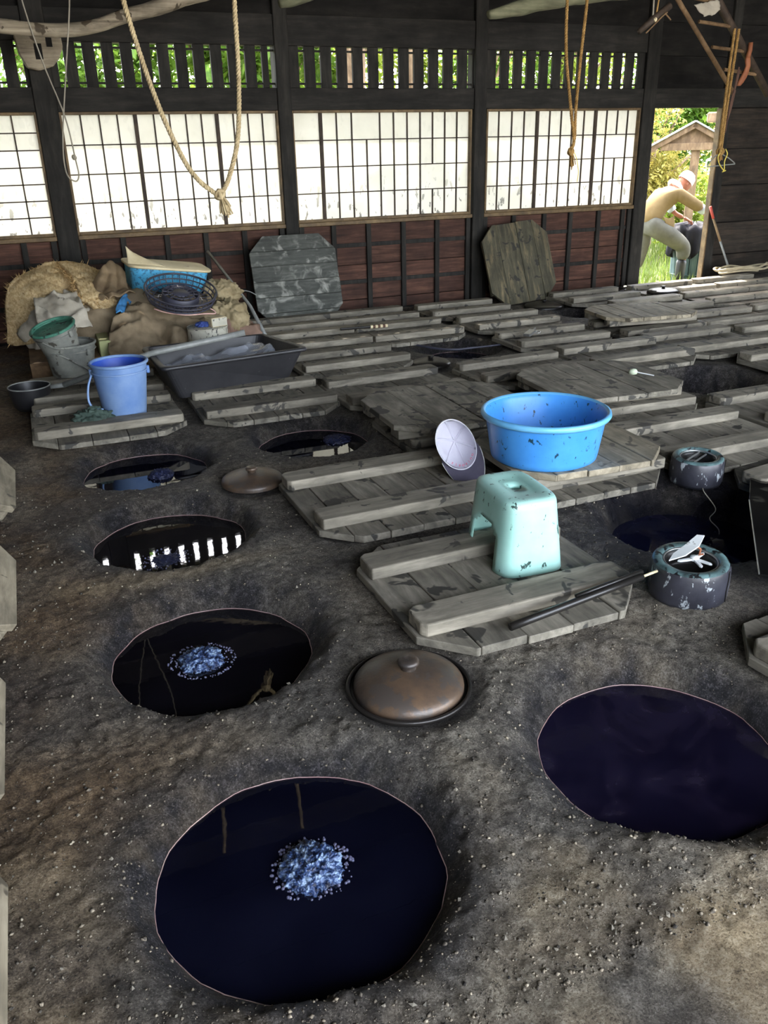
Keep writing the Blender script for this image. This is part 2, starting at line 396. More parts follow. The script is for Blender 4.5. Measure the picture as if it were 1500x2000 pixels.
def plasticsheet():
    n = NT('clear_plastic_sheet'); n.out(srgb(206, 210, 220), 0.2, 0.6)
    n.b.inputs['Transmission Weight'].default_value = 0.45
    n.b.inputs['Alpha'].default_value = 0.62; return n.m
M['clear'] = plasticsheet()

# dye liquid
def liquidmat(name, col, bump=0.03, rough=0.02, film=0.0):
    n = NT(name); c = n.coords((1, 1, 1))
    g = n.noise(c, 3.0, 5, 0.6, 0.6)
    base = n.ramp(g, [(0.35, col), (0.75, tuple(min(1, v * 2.4 + 0.002) for v in col[:3]) + (1,))])
    if film:
        f = n.step(n.noise(c, 5.0, 6, 0.65, 1.0), 0.42, 0.7)
        base = n.mix(n.math('MULTIPLY', f, film), base, srgb(46, 38, 60))
        ro = n.math('ADD', rough, n.math('MULTIPLY', f, 0.35))
    else: ro = rough
    n.bump(n.noise(c, 9.0, 3, 0.5), bump, 0.01)
    return n.out(base, ro, 0.5)
M['liq'] = liquidmat('indigo_dye', srgb(7, 8, 20), 0.02)
M['liq_black'] = liquidmat('black_indigo_dye', srgb(9, 8, 12), 0.02)
M['liq_film'] = liquidmat('filmed_indigo_dye', srgb(10, 8, 22), 0.03, 0.06, 0.42)
M['liq_blue'] = liquidmat('blue_indigo_dye', srgb(12, 16, 34), 0.06, 0.04, 0.3)
def foammat():
    n = NT('indigo_foam'); c = n.coords((1, 1, 1))
    col = n.ramp(n.noise(c, 55, 4, 0.7), [(0.38, srgb(12, 18, 40)), (0.5, srgb(52, 74, 118)), (0.62, srgb(150, 172, 198))])
    n.bump(n.noise(c, 90, 3, 0.7), 0.8, 0.006)
    return n.out(col, 0.35, 0.5)
M['foam'] = foammat()
M['foam_dk'] = plain('dark_indigo_foam', srgb(14, 16, 34), srgb(52, 58, 92), scale=60, rough=0.4, bump=0.7, bs=80)
def bubmat():
    n = NT('bubble_film'); n.out(srgb(120, 120, 150), 0.08, 0.8); n.b.inputs['Alpha'].default_value = 0.55; return n.m
M['bubble'] = bubmat()

# earth
def soilmat():
    n = NT('packed_earth'); c = n.coords((1, 1, 1), rnd=False)
    at = n.n('ShaderNodeAttribute'); at.attribute_name = 'stain'; at.attribute_type = 'GEOMETRY'
    sp = n.n('ShaderNodeSeparateColor'); n.l(at.outputs['Color'], sp.inputs[0])
    dye, ochre, red = sp.outputs[0], sp.outputs[1], sp.outputs[2]
    n1 = n.noise(c, 40, 10, 0.8); n2 = n.noise(c, 210, 4, 0.75); n3 = n.noise(c, 6, 6, 0.65)
    nn = n.math('ADD', n.math('MULTIPLY', n1, 0.6), n.math('MULTIPLY', n2, 0.4))
    grey = n.ramp(nn, [(0.39, srgb(70, 66, 60)), (0.5, srgb(132, 124, 111)), (0.61, srgb(188, 179, 162))])
    och = n.ramp(nn, [(0.39, srgb(122, 105, 80)), (0.5, srgb(192, 170, 134)), (0.61, srgb(232, 214, 180))])
    rd = n.ramp(nn, [(0.39, srgb(62, 49, 37)), (0.5, srgb(116, 94, 70)), (0.61, srgb(170, 142, 108))])
    dk = n.ramp(nn, [(0.39, srgb(26, 25, 26)), (0.5, srgb(50, 48, 50)), (0.61, srgb(108, 103, 106))])
    col = n.mix(red, grey, rd); col = n.mix(ochre, col, och); col = n.mix(dye, col, dk)
    fl = n.step(n2, 0.6, 0.68); col = n.mix(n.math('MULTIPLY', fl, 0.5), col, srgb(190, 182, 166)); col = n.mix(n.math('MULTIPLY', n.step(n2, 0.42, 0.34), 0.6), col, srgb(26, 24, 22))
    col = n.mix(n.step(n3, 0.42, 0.66), col, n.mix(1.0, col, (0.66, 0.65, 0.66, 1), 'MULTIPLY'))
    h = n.math('ADD', n.math('MULTIPLY', n1, 1.0), n.math('MULTIPLY', n2, 0.5))
    n.bump(h, 1.0, 0.026)
    wet = at.outputs['Alpha']; col = n.mix(n.math('MULTIPLY', wet, 0.75), col, srgb(26, 28, 40))
    ro = n.math('SUBTRACT', n.math('SUBTRACT', 0.92, n.math('MULTIPLY', dye, 0.4)), n.math('MULTIPLY', wet, 0.32))
    return n.out(col, ro, 0.35)
M['soil'] = soilmat()
def crumbmat():
    n = NT('earth_crumb'); c = n.coords((1, 1, 1), rnd=False)
    col = n.ramp(n.noise(c, 90, 2, 0.5), [(0.34, srgb(46, 43, 40)), (0.48, srgb(92, 85, 75)), (0.6, srgb(132, 121, 104)), (0.72, srgb(172, 162, 142))])
    return n.out(col, 0.92, 0.25)
M['crumb'] = crumbmat()
M['yard_bounce'] = plain('pale_bounce_gravel', srgb(196, 190, 178), srgb(222, 216, 204), scale=30, rough=0.95, bump=0.5, bs=60)  # kept pale so the unseen yard bounces sun indoors
M['ground'] = plain('garden_ground', srgb(78, 86, 48), srgb(116, 114, 70), scale=3, rough=0.95, bump=0.6, bs=20)

# ================================================================== SETTING
XL, XR, YF, ZC = -0.88, 9.4, -1.9, 3.25
# vats: centre x, y, liquid radius, liquid level, funnel width
VATS = [(0.322, 1.350, .312, -.080, .10), (1.290, 1.360, .305, -.085, .12), (0.320, 2.290, .305, -.085, .11),
        (0.335, 3.190, .300, -.085, .09), (0.348, 4.030, .295, -.075, .07), (1.228, 4.065, .290, -.075, .07),
        (3.830, 4.070, .300, -.190, .08), (2.310, 2.410, .310, -.145, .13), (2.870, 5.620, .260, -.110, .09),
        (4.470, 6.360, .205, -.130, .05)]
PITS = [(0.777, 1.798, .170), (0.764, 3.529, .142), (2.430, 5.171, .135), (5.521, 6.636, .15), (4.328, 6.752, .18), (4.107, 5.122, .13)]
def floor_height(x, y):
    x = np.asarray(x, float); y = np.asarray(y, float)
    z = 0.026 * fbm(x, y, 1.7, 3) + 0.008 * fbm(x, y, 9.0, 4, 0.6)
    near = np.clip(1.0 - np.abs(y - 1.8) / 4.5, 0.25, 1)
    z = z + near * (0.007 * fbm(x, y, 34.0, 2, 0.7) + 0.004 * np.abs(fbm(x + 3, y, 55.0, 2, 0.7)))
    z = z - 0.010
    for (cx, cy, r, zw, w) in VATS:
        d = np.hypot(x - cx, y - cy); a = np.arctan2(y - cy, x - cx)
        wob = 0.012 * fbm(2 + 2 * np.cos(a) + cx * 9, 2 + 2 * np.sin(a) + cy * 7, 1.6, 4)
        ww = w * (1 + 0.9 * fbm(5 + 1.5 * np.cos(a) + cx, 5 + 1.5 * np.sin(a) + cy, 1.0, 2))
        rr = r + wob
        t = np.clip((d - rr) / ww, 0, 1)
        blend = t * t * (3 - 2 * t)
        prof = zw * (1 - t) ** 1.9
        inside = d < rr
        prof = np.where(inside, zw - np.minimum((rr - d) * 3.0, 0.25), prof)
        rough = 0.014 * fbm(x, y, 26.0, 3, 0.6) * np.clip(1 - np.abs(t - .45) * 2, 0, 1)
        z = np.where(t < 1, z * blend + prof + rough * (~inside), z)
    for (cx, cy, r) in PITS:
        d = np.hypot(x - cx, y - cy)
        t = np.clip((d - r * 0.95) / 0.06, 0, 1)
        z = np.where(t < 1, z * t - 0.022 * (1 - t), z)
    return z
def build_floor():
    def seg(a, b, s): return list(np.arange(a, b - 1e-6, s))
    xs = seg(XL, -0.45, .03) + seg(-.45, 2.6, .0085) + seg(2.6, 5.4, .016) + seg(5.4, XR, .05) + [XR]
    ys = seg(YF, 0.8, .06) + seg(.8, 3.4, .0085) + seg(3.4, 5.0, .012) + seg(5.0, WALL_Y, .022) + [WALL_Y]
    X, Y = np.meshgrid(np.array(xs), np.array(ys)); ny, nx = X.shape
    Z = floor_height(X, Y)
    co = np.stack([X, Y, Z], -1).reshape(-1, 3)
    idx = np.arange(nx * ny).reshape(ny, nx)
    q = np.stack([idx[:-1, :-1], idx[:-1, 1:], idx[1:, 1:], idx[1:, :-1]], -1).reshape(-1, 4)
    keep = np.ones(len(co), bool)
    for (cx, cy, r, zw, w) in VATS: keep &= np.hypot(co[:, 0] - cx, co[:, 1] - cy) > r - 0.045
    q = q[keep[q].any(1)]
    used = np.zeros(len(co), bool); used[q] = True
    mp = np.cumsum(used) - 1; co = co[used]; q = mp[q]
    me = bpy.data.meshes.new('floor')
    me.vertices.add(len(co)); me.vertices.foreach_set('co', co.ravel())
    me.loops.add(q.size); me.loops.foreach_set('vertex_index', q.ravel().astype(np.int32))
    me.polygons.add(len(q)); me.polygons.foreach_set('loop_start', (np.arange(len(q)) * 4).astype(np.int32))
    me.polygons.foreach_set('use_smooth', np.ones(len(q), bool))
    me.update(calc_edges=True)
    x, y = co[:, 0], co[:, 1]
    dye = np.zeros(len(co))
    for i, (cx, cy, r, zw, w) in enumerate(VATS):
        d = np.hypot(x - cx, y - cy) - r
        reach = .13 + .13 * fbm(x + cx, y, 3.0, 3) + (.30 if i == 7 else 0)
        dye = np.maximum(dye, np.clip(1.25 - d / np.maximum(reach, .03), 0, 1) * np.clip(.9 + .8 * fbm(x, y, 14, 3), .35, 1))
    for (cx, cy, r) in PITS:
        d = np.hypot(x - cx, y - cy) - r
        dye = np.maximum(dye, .7 * np.clip(1 - d / .06, 0, 1))
    dye = np.maximum(dye, np.clip(fbm(x, y, 2.3, 4) * 2.2 - .15, 0, .55))
    far = np.clip((y - 3.9) / 1.0, 0, 1) * np.clip((x - .55) / .3, 0, 1)
    dye = np.maximum(dye, far * (.42 + .5 * fbm(x, y, 4, 3)))
    och = np.clip(fbm(x + 9, y + 3, 2.4, 5, .6) * 1.6 + .1, 0, 1) * np.clip((1.75 - y) / .7 + .2 * x, .12, 1)
    och = np.maximum(och, np.clip((1.15 - y) / .3, 0, 1) * np.clip((x - .35) / .5, 0, 1) * np.clip(.75 + 1.2 * fbm(x, y, 5, 4), 0, 1))
    red = np.clip((0.45 - x) / .5, 0, 1) * np.clip(.75 + fbm(x, y, 3, 3), 0, 1)
    sand = np.clip(1 - np.hypot((x - .28) / .5, (y - 2.78) / .10), 0, 1)
    och = np.maximum(och, sand * .7)
    at = me.color_attributes.new('stain', 'FLOAT_COLOR', 'POINT')
    cx, cy, r = VATS[7][:3]; dw = np.hypot(x - cx, y - cy) - r
    wet = np.clip(1.3 - dw / .15 + 1.5 * fbm(x, y, 9, 3), 0, 1)
    c = np.stack([dye, och, red, wet], -1)
    at.data.foreach_set('color', c.ravel().astype(np.float32))
    me.materials.append(M['soil'])
    o = obj('floor', me); o['kind'] = 'structure'
    return o
floor = build_floor()
# loose grit and pebbles lying on the near floor
def build_grit():
    mb = MB()
    pts = []
    while len(pts) < 1500:
        y = 0.9 + 3.3 * random.random() ** 1.6; x = random.uniform(-0.45, 0.5 + 0.75 * y)
        if any(math.hypot(x - v[0], y - v[1]) < v[2] + .03 for v in VATS): continue
        if any(math.hypot(x - v[0], y - v[1]) < v[2] + .02 for v in PITS): continue
        pts.append((x, y))
    Z = floor_height([p[0] for p in pts], [p[1] for p in pts])
    for (x, y), z in zip(pts, Z):
        s = 0.0018 + 0.0065 * random.random() ** 5
        rot = Euler((random.random() * 6, random.random() * 6, random.random() * 6)).to_matrix()
        a = [Vector(v) for v in ((1, 0, 0), (-1, 0, 0), (0, .8, 0), (0, -.8, 0), (0, 0, .6), (0, 0, -.6))]
        V = [rot @ (q * s * random.uniform(.7, 1.2)) + Vector((x, y, z + s * .25)) for q in a]
        mb.add(V, [(0, 2, 4), (2, 1, 4), (1, 3, 4), (3, 0, 4), (2, 0, 5), (1, 2, 5), (3, 1, 5), (0, 3, 5)])
    o = mb.obj('floor_grit', M['pebble'])
    tag(o, 'loose grit and small pebbles scattered over the earth floor', 'grit', kind='stuff')
build_grit()
def build_crumbs():
    rs = np.random.default_rng(5); N = 17000
    y = 0.85 + 3.3 * rs.random(N) ** 1.5; x = -0.5 + rs.random(N) * (1.05 + .75 * y)
    ok = np.ones(N, bool)
    for v in VATS: ok &= np.hypot(x - v[0], y - v[1]) > v[2] + .012
    for v in PITS: ok &= np.hypot(x - v[0], y - v[1]) > v[2] + .01
    x, y = x[ok], y[ok]; n = len(x); z = floor_height(x, y)
    s = .0016 + .0055 * rs.random(n) ** 5
    base = np.array([(1, 0, 0), (-1, 0, 0), (0, .8, 0), (0, -.8, 0), (0, 0, .7), (0, 0, -.7)], float)
    P = base[None] * (s[:, None, None] * rs.uniform(.6, 1.25, (n, 6, 1)))
    a = rs.random(n) * 6.283; ca, sa = np.cos(a)[:, None], np.sin(a)[:, None]
    Q = np.stack([P[..., 0] * ca - P[..., 1] * sa, P[..., 0] * sa + P[..., 1] * ca, P[..., 2]], -1)
    b = rs.uniform(-.7, .7, n); cb, sb = np.cos(b)[:, None], np.sin(b)[:, None]
    Q = np.stack([Q[..., 0], Q[..., 1] * cb - Q[..., 2] * sb, Q[..., 1] * sb + Q[..., 2] * cb], -1)
    Q += np.stack([x, y, z + s * .2], -1)[:, None]
    f = np.array([(0, 2, 4), (2, 1, 4), (1, 3, 4), (3, 0, 4), (2, 0, 5), (1, 2, 5), (3, 1, 5), (0, 3, 5)])
    F = (f[None] + 6 * np.arange(n)[:, None, None]).reshape(-1, 3)
    me = bpy.data.meshes.new('earth_crumbs'); me.vertices.add(n * 6); me.vertices.foreach_set('co', Q.ravel())
    me.loops.add(F.size); me.loops.foreach_set('vertex_index', F.ravel().astype(np.int32))
    me.polygons.add(len(F)); me.polygons.foreach_set('loop_start', (np.arange(len(F)) * 3).astype(np.int32)); me.update(calc_edges=True)
    me.materials.append(M['crumb'])
    o = obj('earth_crumbs', me); tag(o, 'dark crumbs of earth strewn over the trodden floor', 'earth', kind='stuff')
build_crumbs()

# ---- back wall -------------------------------------------------------------
wall_back = bpy.data.objects.new('wall_back', None); link(wall_back); wall_back['kind'] = 'structure'
wall_back.location = (0, WALL_Y, 0)
def wb(mb, name, mat, bevel=0.0):
    mb.xf(Matrix.Translation((0, -WALL_Y, 0))); return mb.obj(name, mat, wall_back, bevel=bevel)
PX = [0.301, 2.137, 3.940, 5.772]            # post centres
PW = [(0.222, 0.380), (2.080, 2.196), (3.880, 4.000), (5.705, 5.850)]
SB, ST, LB, LT = 0.814, 1.646, 1.844, 2.138
y0, y1 = WALL_Y - 0.055, WALL_Y + 0.10
for a, b in PW: wb(MB().box(a, b, y0, y1, 0, 3.27), 'post', M['frame'], .006)
wb(MB().box(6.695, 6.80, WALL_Y - .045, WALL_Y + .035, 0, 3.27), 'post', M['frame'], .006)
wb(MB().box(6.680, 6.695, WALL_Y - .04, WALL_Y + .03, 0, 1.668), 'door_jamb', M['edge'], .003)
bays = [(XL, .222), (.380, 2.080), (2.196, 3.880), (4.000, 5.705)]
for a, b in bays:
    wb(MB().box(a, b, WALL_Y - .04, WALL_Y + .07, ST + .028, LB - .004), 'lintel', M['beamh'], .004)
    wb(MB().box(a, b, WALL_Y - .04, WALL_Y + .07, LT + .004, 2.36), 'lintel', M['beamh'], .004)
    for k in range(3):
        wb(MB().box(a, b, WALL_Y - .01, WALL_Y + .02, 2.36 + k * .28, 2.36 + (k + 1) * .28 - .004), 'plank', M['ceil'])
    wb(MB().box(a, b, WALL_Y - .05, WALL_Y + .07, SB - .055, SB - .022), 'sill', M['edge'], .004)
wb(MB().box(5.850, 6.695, WALL_Y - .04, WALL_Y + .07, 1.672, LB), 'lintel', M['beamh'], .004)
wb(MB().box(6.80, XR, WALL_Y - .04, WALL_Y + .07, 1.672, LB), 'lintel', M['beamh'], .004)
for k in range(5):
    wb(MB().box(5.850, XR, WALL_Y - .01, WALL_Y + .02, LB + k * .28, LB + (k + 1) * .28 - .004), 'plank', M['ceil'])
# lower board panels: horizontal planks held by upright battens
batx = [[-.36, -.03], [.72, 1.07, 1.39, 1.72], [2.52, 2.85, 3.19, 3.53], [4.34, 4.68, 4.98, 5.31, 5.60]]
rows = [0.0, .10, .26, .41, .58, SB - .055]
for bi, (a, b) in enumerate(bays):
    for k in range(5):
        o = wb(MB().box(a, b, WALL_Y + .0 + .004 * (k % 2), WALL_Y + .025, rows[k], rows[k + 1] - .005), 'plank', M['plank'], .003)
    ex = [a, b]
    for x in batx[bi] + [a + .03, b - .03]:
        wb(MB().box(x - .022, x + .022, WALL_Y - .03, WALL_Y + .0, 0, SB - .055), 'batten', M['frame'], .003)
    for k in (2, 4):
        wb(MB().box(a, b, WALL_Y - .012, WALL_Y + .0, rows[k] - .018, rows[k] + .018), 'rail', M['frame'], .002)
for a, b, c, d in [(q[0], q[1], -.1, SB - .05) for q in bays] + [(q[0], q[1], LT + .1, ZC + .02) for q in bays] + [(5.85, XR, 1.75, ZC + .02), (6.78, XR, -.1, 1.75)]:
    wb(MB().box(a - .02, b + .02, WALL_Y + .026, WALL_Y + .06, c, d), 'light_leak_backing', M['ceil'])  # unseen backing added to stop light leaking between the planks
# wall right of the doorway: wide smoked planks
rr = [0.0, .24, .57, .94, 1.29, 1.672]
for k in range(5):
    o = wb(MB().box(6.80, XR, WALL_Y - .02 + .006 * k, WALL_Y + .03, rr[k], rr[k + 1] - .008), 'plank', M['plank_dk'], .004)
wb(MB().box(7.9, 7.94, WALL_Y - .04, WALL_Y - .0, 0, 1.67), 'batten', M['frame'], .003)

# transom slats: four openings above the lintel
def transom(n, xs, w, a, b):
    root = bpy.data.objects.new('window_%d' % n, None); link(root); root['kind'] = 'structure'; root.location = ((a + b) / 2, WALL_Y, LB)
    # opening centres -> slats fill the gaps between them
    edges = [a] + sum(([x - w / 2, x + w / 2] for x in xs), []) + [b]
    for i in range(0, len(edges), 2):
        if edges[i + 1] - edges[i] < .004: continue
        m = MB().box(edges[i], edges[i + 1], WALL_Y - .015, WALL_Y + .02, LB - .004, LT + .004)
        m.xf(Matrix.Translation(-root.location)); m.obj('slat', M['frame'], root, bevel=.002)
    for z in (LB + .028, LT - .028):
        m = MB().box(a, b, WALL_Y + .0, WALL_Y + .03, z - .007, z + .007); m.xf(Matrix.Translation(-root.location))
        m.obj('rail', M['frame'], root)
def lin(a, b, n): return [a + (b - a) * i / (n - 1) for i in range(n)]
transom(5, lin(-.50, .17, 6), .046, XL, .222)
transom(6, lin(.455, 1.955, 12) + [2.055], .050, .380, 2.080)
transom(7, lin(2.310, 3.845, 12), .050, 2.196, 3.880)
transom(8, lin(4.130, 5.610, 12), .050, 4.000, 5.705)

# shoji windows: frame, lattice bars, paper sheets
def shoji(n, a, b, cols, thick, nrows, skip=(), frame_w=.018):
    root = bpy.data.objects.new('window_%d' % n, None); link(root); root['kind'] = 'structure'; root.location = ((a + b) / 2, WALL_Y, SB)
    T = Matrix.Translation(-root.location)
    def part(mb, name, mat, bevel=0): return mb.xf(T).obj(name, mat, root, bevel=bevel)
    fy0, fy1 = WALL_Y - .035, WALL_Y + .035
    part(MB().box(a - frame_w, a, fy0, fy1, SB - .022, ST + .028), 'window_frame', M['edge'], .003)
    part(MB().box(b, b + frame_w, fy0, fy1, SB - .022, ST + .028), 'window_frame', M['edge'], .003)
    part(MB().box(a, b, fy0, fy1, ST + .008, ST + .028), 'window_frame', M['edge'], .003)
    part(MB().box(a, b, fy0, fy1, SB - .022, SB), 'window_frame', M['edge'], .003)
    zr = lin(SB, ST + .008, nrows + 1)
    xs = [a] + cols + [b]
    for i, x in enumerate(cols):
        t = i in thick
        w = .014 if t else .0055
        if t:
            part(MB().box(x - w, x + w, WALL_Y - .018, WALL_Y + .012, SB, ST + .008), 'stile', M['muntin'], .002)
        else:
            # a bar runs from row to row; broken ones miss a stretch
            run = []
            for r in range(nrows):
                if (i, r) in skip: 
                    if run: part(MB().box(x - w, x + w, WALL_Y - .008, WALL_Y + .004, zr[run[0]], zr[run[-1] + 1]), 'muntin', M['muntin'])
                    run = []
                else: run.append(r)
            if run: part(MB().box(x - w, x + w, WALL_Y - .008, WALL_Y + .004, zr[run[0]], zr[run[-1] + 1]), 'muntin', M['muntin'])
    st = [a] + [cols[i] for i in thick] + [b]
    for k in range(len(st) - 1):
        for z in zr[1:-1]:
            part(MB().box(st[k] + .001, st[k + 1] - .001, WALL_Y - .008, WALL_Y + .004, z - .0045, z + .0045), 'muntin', M['muntin'])
        # paper sheet, faintly buckled, glued behind the lattice
        nx, nz = 24, 18; V = []; F = []
        for j in range(nz + 1):
            for i in range(nx + 1):
                x = st[k] + (st[k + 1] - st[k]) * i / nx; z = SB + (ST + .008 - SB) * j / nz
                w = 0 if i in (0, nx) or j in (0, nz) else .0025 * mnoise.noise(Vector((x * 6, z * 7, n)))
                V.append((x, WALL_Y + .006 + w, z))
        for j in range(nz):
            for i in range(nx): F.append((j * (nx + 1) + i, j * (nx + 1) + i + 1, (j + 1) * (nx + 1) + i + 1, (j + 1) * (nx + 1) + i))
        m = MB().add(V, F).xf(T); m.obj('paper', M['paper'], root, smooth=True)
shoji(1, XL + .03, .204, [-.46, -.205, .045], [0], 7)
shoji(2, .398, 2.063, [.398 + (2.063 - .398) * t for t in (.081, .163, .244, .325, .410, .483, .560, .633, .708, .789, .861, .933)], [3, 8], 4)
b2 = lambda t: 2.21 + (3.85 - 2.21) * t
shoji(3, 2.21, 3.85, [b2(t) for t in (.146, .233, .316, .398, .474, .553, .631, .707, .781, .854, .927)], [0], 4, skip={(3, 3), (8, 1)})
b3 = lambda t: 4.033 + (5.681 - 4.033) * t
shoji(4, 4.033, 5.681, [b3(t) for t in (.075, .157, .236, .32, .402, .478, .553, .632, .709, .787, .862, .934)], [3, 8], 4, skip={(10, 2)})

# worn post head with mortises on the left post, under the log
pc = thing('post_head', 'split grey post head with two mortise holes under the peeled log, left', 'post', (.31, WALL_Y - .12, 1.99))
hd = MB().prism([(-.155, .175), (.16, .185), (.165, .10), (.13, .03), (.08, -.02), (-.02, -.05), (-.10, -.03), (-.14, .06)], -.05, .05)
hd.xf(Matrix.Rotation(R(90), 4, 'X')); hd.obj('block', M['log'], pc, bevel=.008)
MB().box(-.03, .02, -.056, -.049, .02, .12).obj('mortise', M['ceil'], pc)
MB().box(.055, .095, -.056, -.049, .10, .19).obj('mortise', M['ceil'], pc)

# ---- other walls, ceiling, eave -------------------------------------------
def struct(name, parts, mat, child='plank'):
    root = bpy.data.objects.new(name, None); link(root); root['kind'] = 'structure'
    for p in parts: MB().box(*p).obj(child, mat, root)
    return root
struct('wall_left', [(XL - .04, XL, YF, WALL_Y + .1, z, z + .396) for z in [i * .4 for i in range(8)]] + [(XL - .06, XL - .035, YF, WALL_Y + .1, -.1, ZC)], M['plank_dk'])  # outermost box is added backing that blocks light leaks
struct('wall_right', [(XR, XR + .04, YF, WALL_Y + .1, z, z + .396) for z in [i * .4 for i in range(8)]] + [(XR + .035, XR + .06, YF, WALL_Y + .1, -.1, ZC)], M['plank_dk'])  # same added light-blocking backing behind these planks
struct('wall_front', [(XL, -.6, YF - .04, YF, 0, 2.95), (9.2, XR, YF - .04, YF, 0, 2.95), (XL, XR, YF - .04, YF, 2.95, ZC)], M['plank_dk'])
struct('ceiling', [(XL - .05, XR + .05, YF + i * .58, YF + (i + 1) * .58 - .006, ZC, ZC + .03) for i in range(17)] + [(XL - .05, XR + .05, YF, WALL_Y + .3, ZC + .028, ZC + .05)], M['ceil'])
struct('roof_eave', [(XL - .6, XR + .6, WALL_Y + .10 + i * .14, WALL_Y + .10 + (i + 1) * .14, 2.55 - .03 * i, 2.575 - .03 * i) for i in range(5)], M['plank_dk'])

# roof timbers in view: crooked logs
def log(name, label, pts, rads, mat, seed):
    P = catmull(pts, 8); n = len(P); k = len(rads) - 1
    rr_ = []
    for i in range(n):
        t = i / (n - 1) * k; j = min(int(t), k - 1); rr_.append(rads[j] + (rads[j + 1] - rads[j]) * (t - j))
    mb = MB().tube(P, rr_, 14)
    mb.v = [v + Vector((mnoise.noise(v * 6 + Vector((seed, 0, 0))), mnoise.noise(v * 6 + Vector((0, seed, 0))), mnoise.noise(v * 6 + Vector((0, 0, seed))))) * .012 for v in mb.v]
    o = mb.obj(name, mat, smooth=True); tag(o, label, 'beam'); return o
log('log_beam', 'peeled crooked grey log beam crossing above the leftmost windows', [(-.75, 6.6, 2.17), (-.2, 6.6, 2.15), (.3, 6.6, 2.132), (.55, 6.6, 2.135), (.84, 6.6, 2.21), (1.25, 6.6, 2.33), (1.9, 6.6, 2.5)], [.045, .045, .04, .04, .04, .05, .05], M['log'], 3)
log('log_beam', 'mossy grey log end jutting out above the third window, beside the paired rope', [(3.27, 6.0, 2.215), (3.49, 6.0, 2.262), (3.70, 6.0, 2.31), (4.1, 6.0, 2.37), (4.8, 6.0, 2.45)], [.03, .05, .055, .06, .06], M['log_g'], 8)
log('log_beam', 'short mossy log tip poking in at the top edge above the second post', [(1.745, 6.0, 2.23), (1.85, 6.0, 2.262), (1.98, 6.0, 2.32), (2.3, 6.0, 2.5)], [.025, .04, .05, .05], M['log_g'], 12)
for i, (yb, zb) in enumerate([(6.9, 2.75), (4.6, 2.85), (2.2, 2.85)]):
    m = MB().box(XL, XR, yb - .09, yb + .09, zb - .11, zb + .11)
    o = m.obj('trim_%d' % (i + 1), M['beamh'], bevel=.01); o['kind'] = 'structure'

# ================================================================== DYE VATS
VL = ['big indigo vat nearest the camera with a blue foam flower',
      'wide purple-black indigo vat at the right front with filmed surface and no foam',
      'dark vat left of the domed iron lid with a pale foam flower and bubble ring',
      'vat with rippling surface mirroring the slatted transom, third from the front on the left',
      'vat in front of the blue bucket, dark foam clump floating on it',
      'vat mirroring the paper window, behind the small iron lid',
      'deep open vat at the right, beside the flat board with the small brush',
      'deep splashed vat between the two black tape rings',
      'small-looking open vat in the midst of the far covers, behind a small iron lid',
      'far dark open vat beside the pale tan cover, below the right leaning board']
LQ = ['liq', 'liq_film', 'liq_black', 'liq_black', 'liq', 'liq', 'liq_black', 'liq_blue', 'liq_blue', 'liq_black']
def foam_mesh(r, h, seed, mat, name='foam_flower'):
    bm = bmesh.new(); bmesh.ops.create_icosphere(bm, subdivisions=6 if seed in (0, 2 * 3.7) else 5, radius=1)
    for v in bm.verts:
        p = v.co.copy(); a = math.atan2(p.y, p.x)
        e = 1 + .13 * mnoise.noise(Vector((math.cos(a) * 1.7, math.sin(a) * 1.7, seed))) + .06 * mnoise.noise(Vector((math.cos(a) * 5, math.sin(a) * 5, seed)))
        q = Vector((p.x * r * e, p.y * r * e, max(p.z, -.2) * h))
        d = mnoise.fractal(q * 95 + Vector((seed, 0, 0)), 0.7, 2.1, 4) * .008
        rd = -abs(mnoise.noise(q * 150 + Vector((0, seed, 0)))) * .009
        v.co = q + p * (d + rd)
    me = bpy.data.meshes.new(name); bm.to_mesh(me); bm.free()
    me.materials.append(mat); me.polygons.foreach_set('use_smooth', [True] * len(me.polygons)); return me
FOAM = {0: (.349, 1.358, .072, .030, 'foam'), 2: (.285, 2.290, .070, .030, 'foam'), 3: (.292, 3.06, .055, .006, 'foam_dk'), 4: (.415, 3.99, .062, .030, 'foam_dk'), 5: (1.375, 4.13, .075, .025, 'foam_dk')}
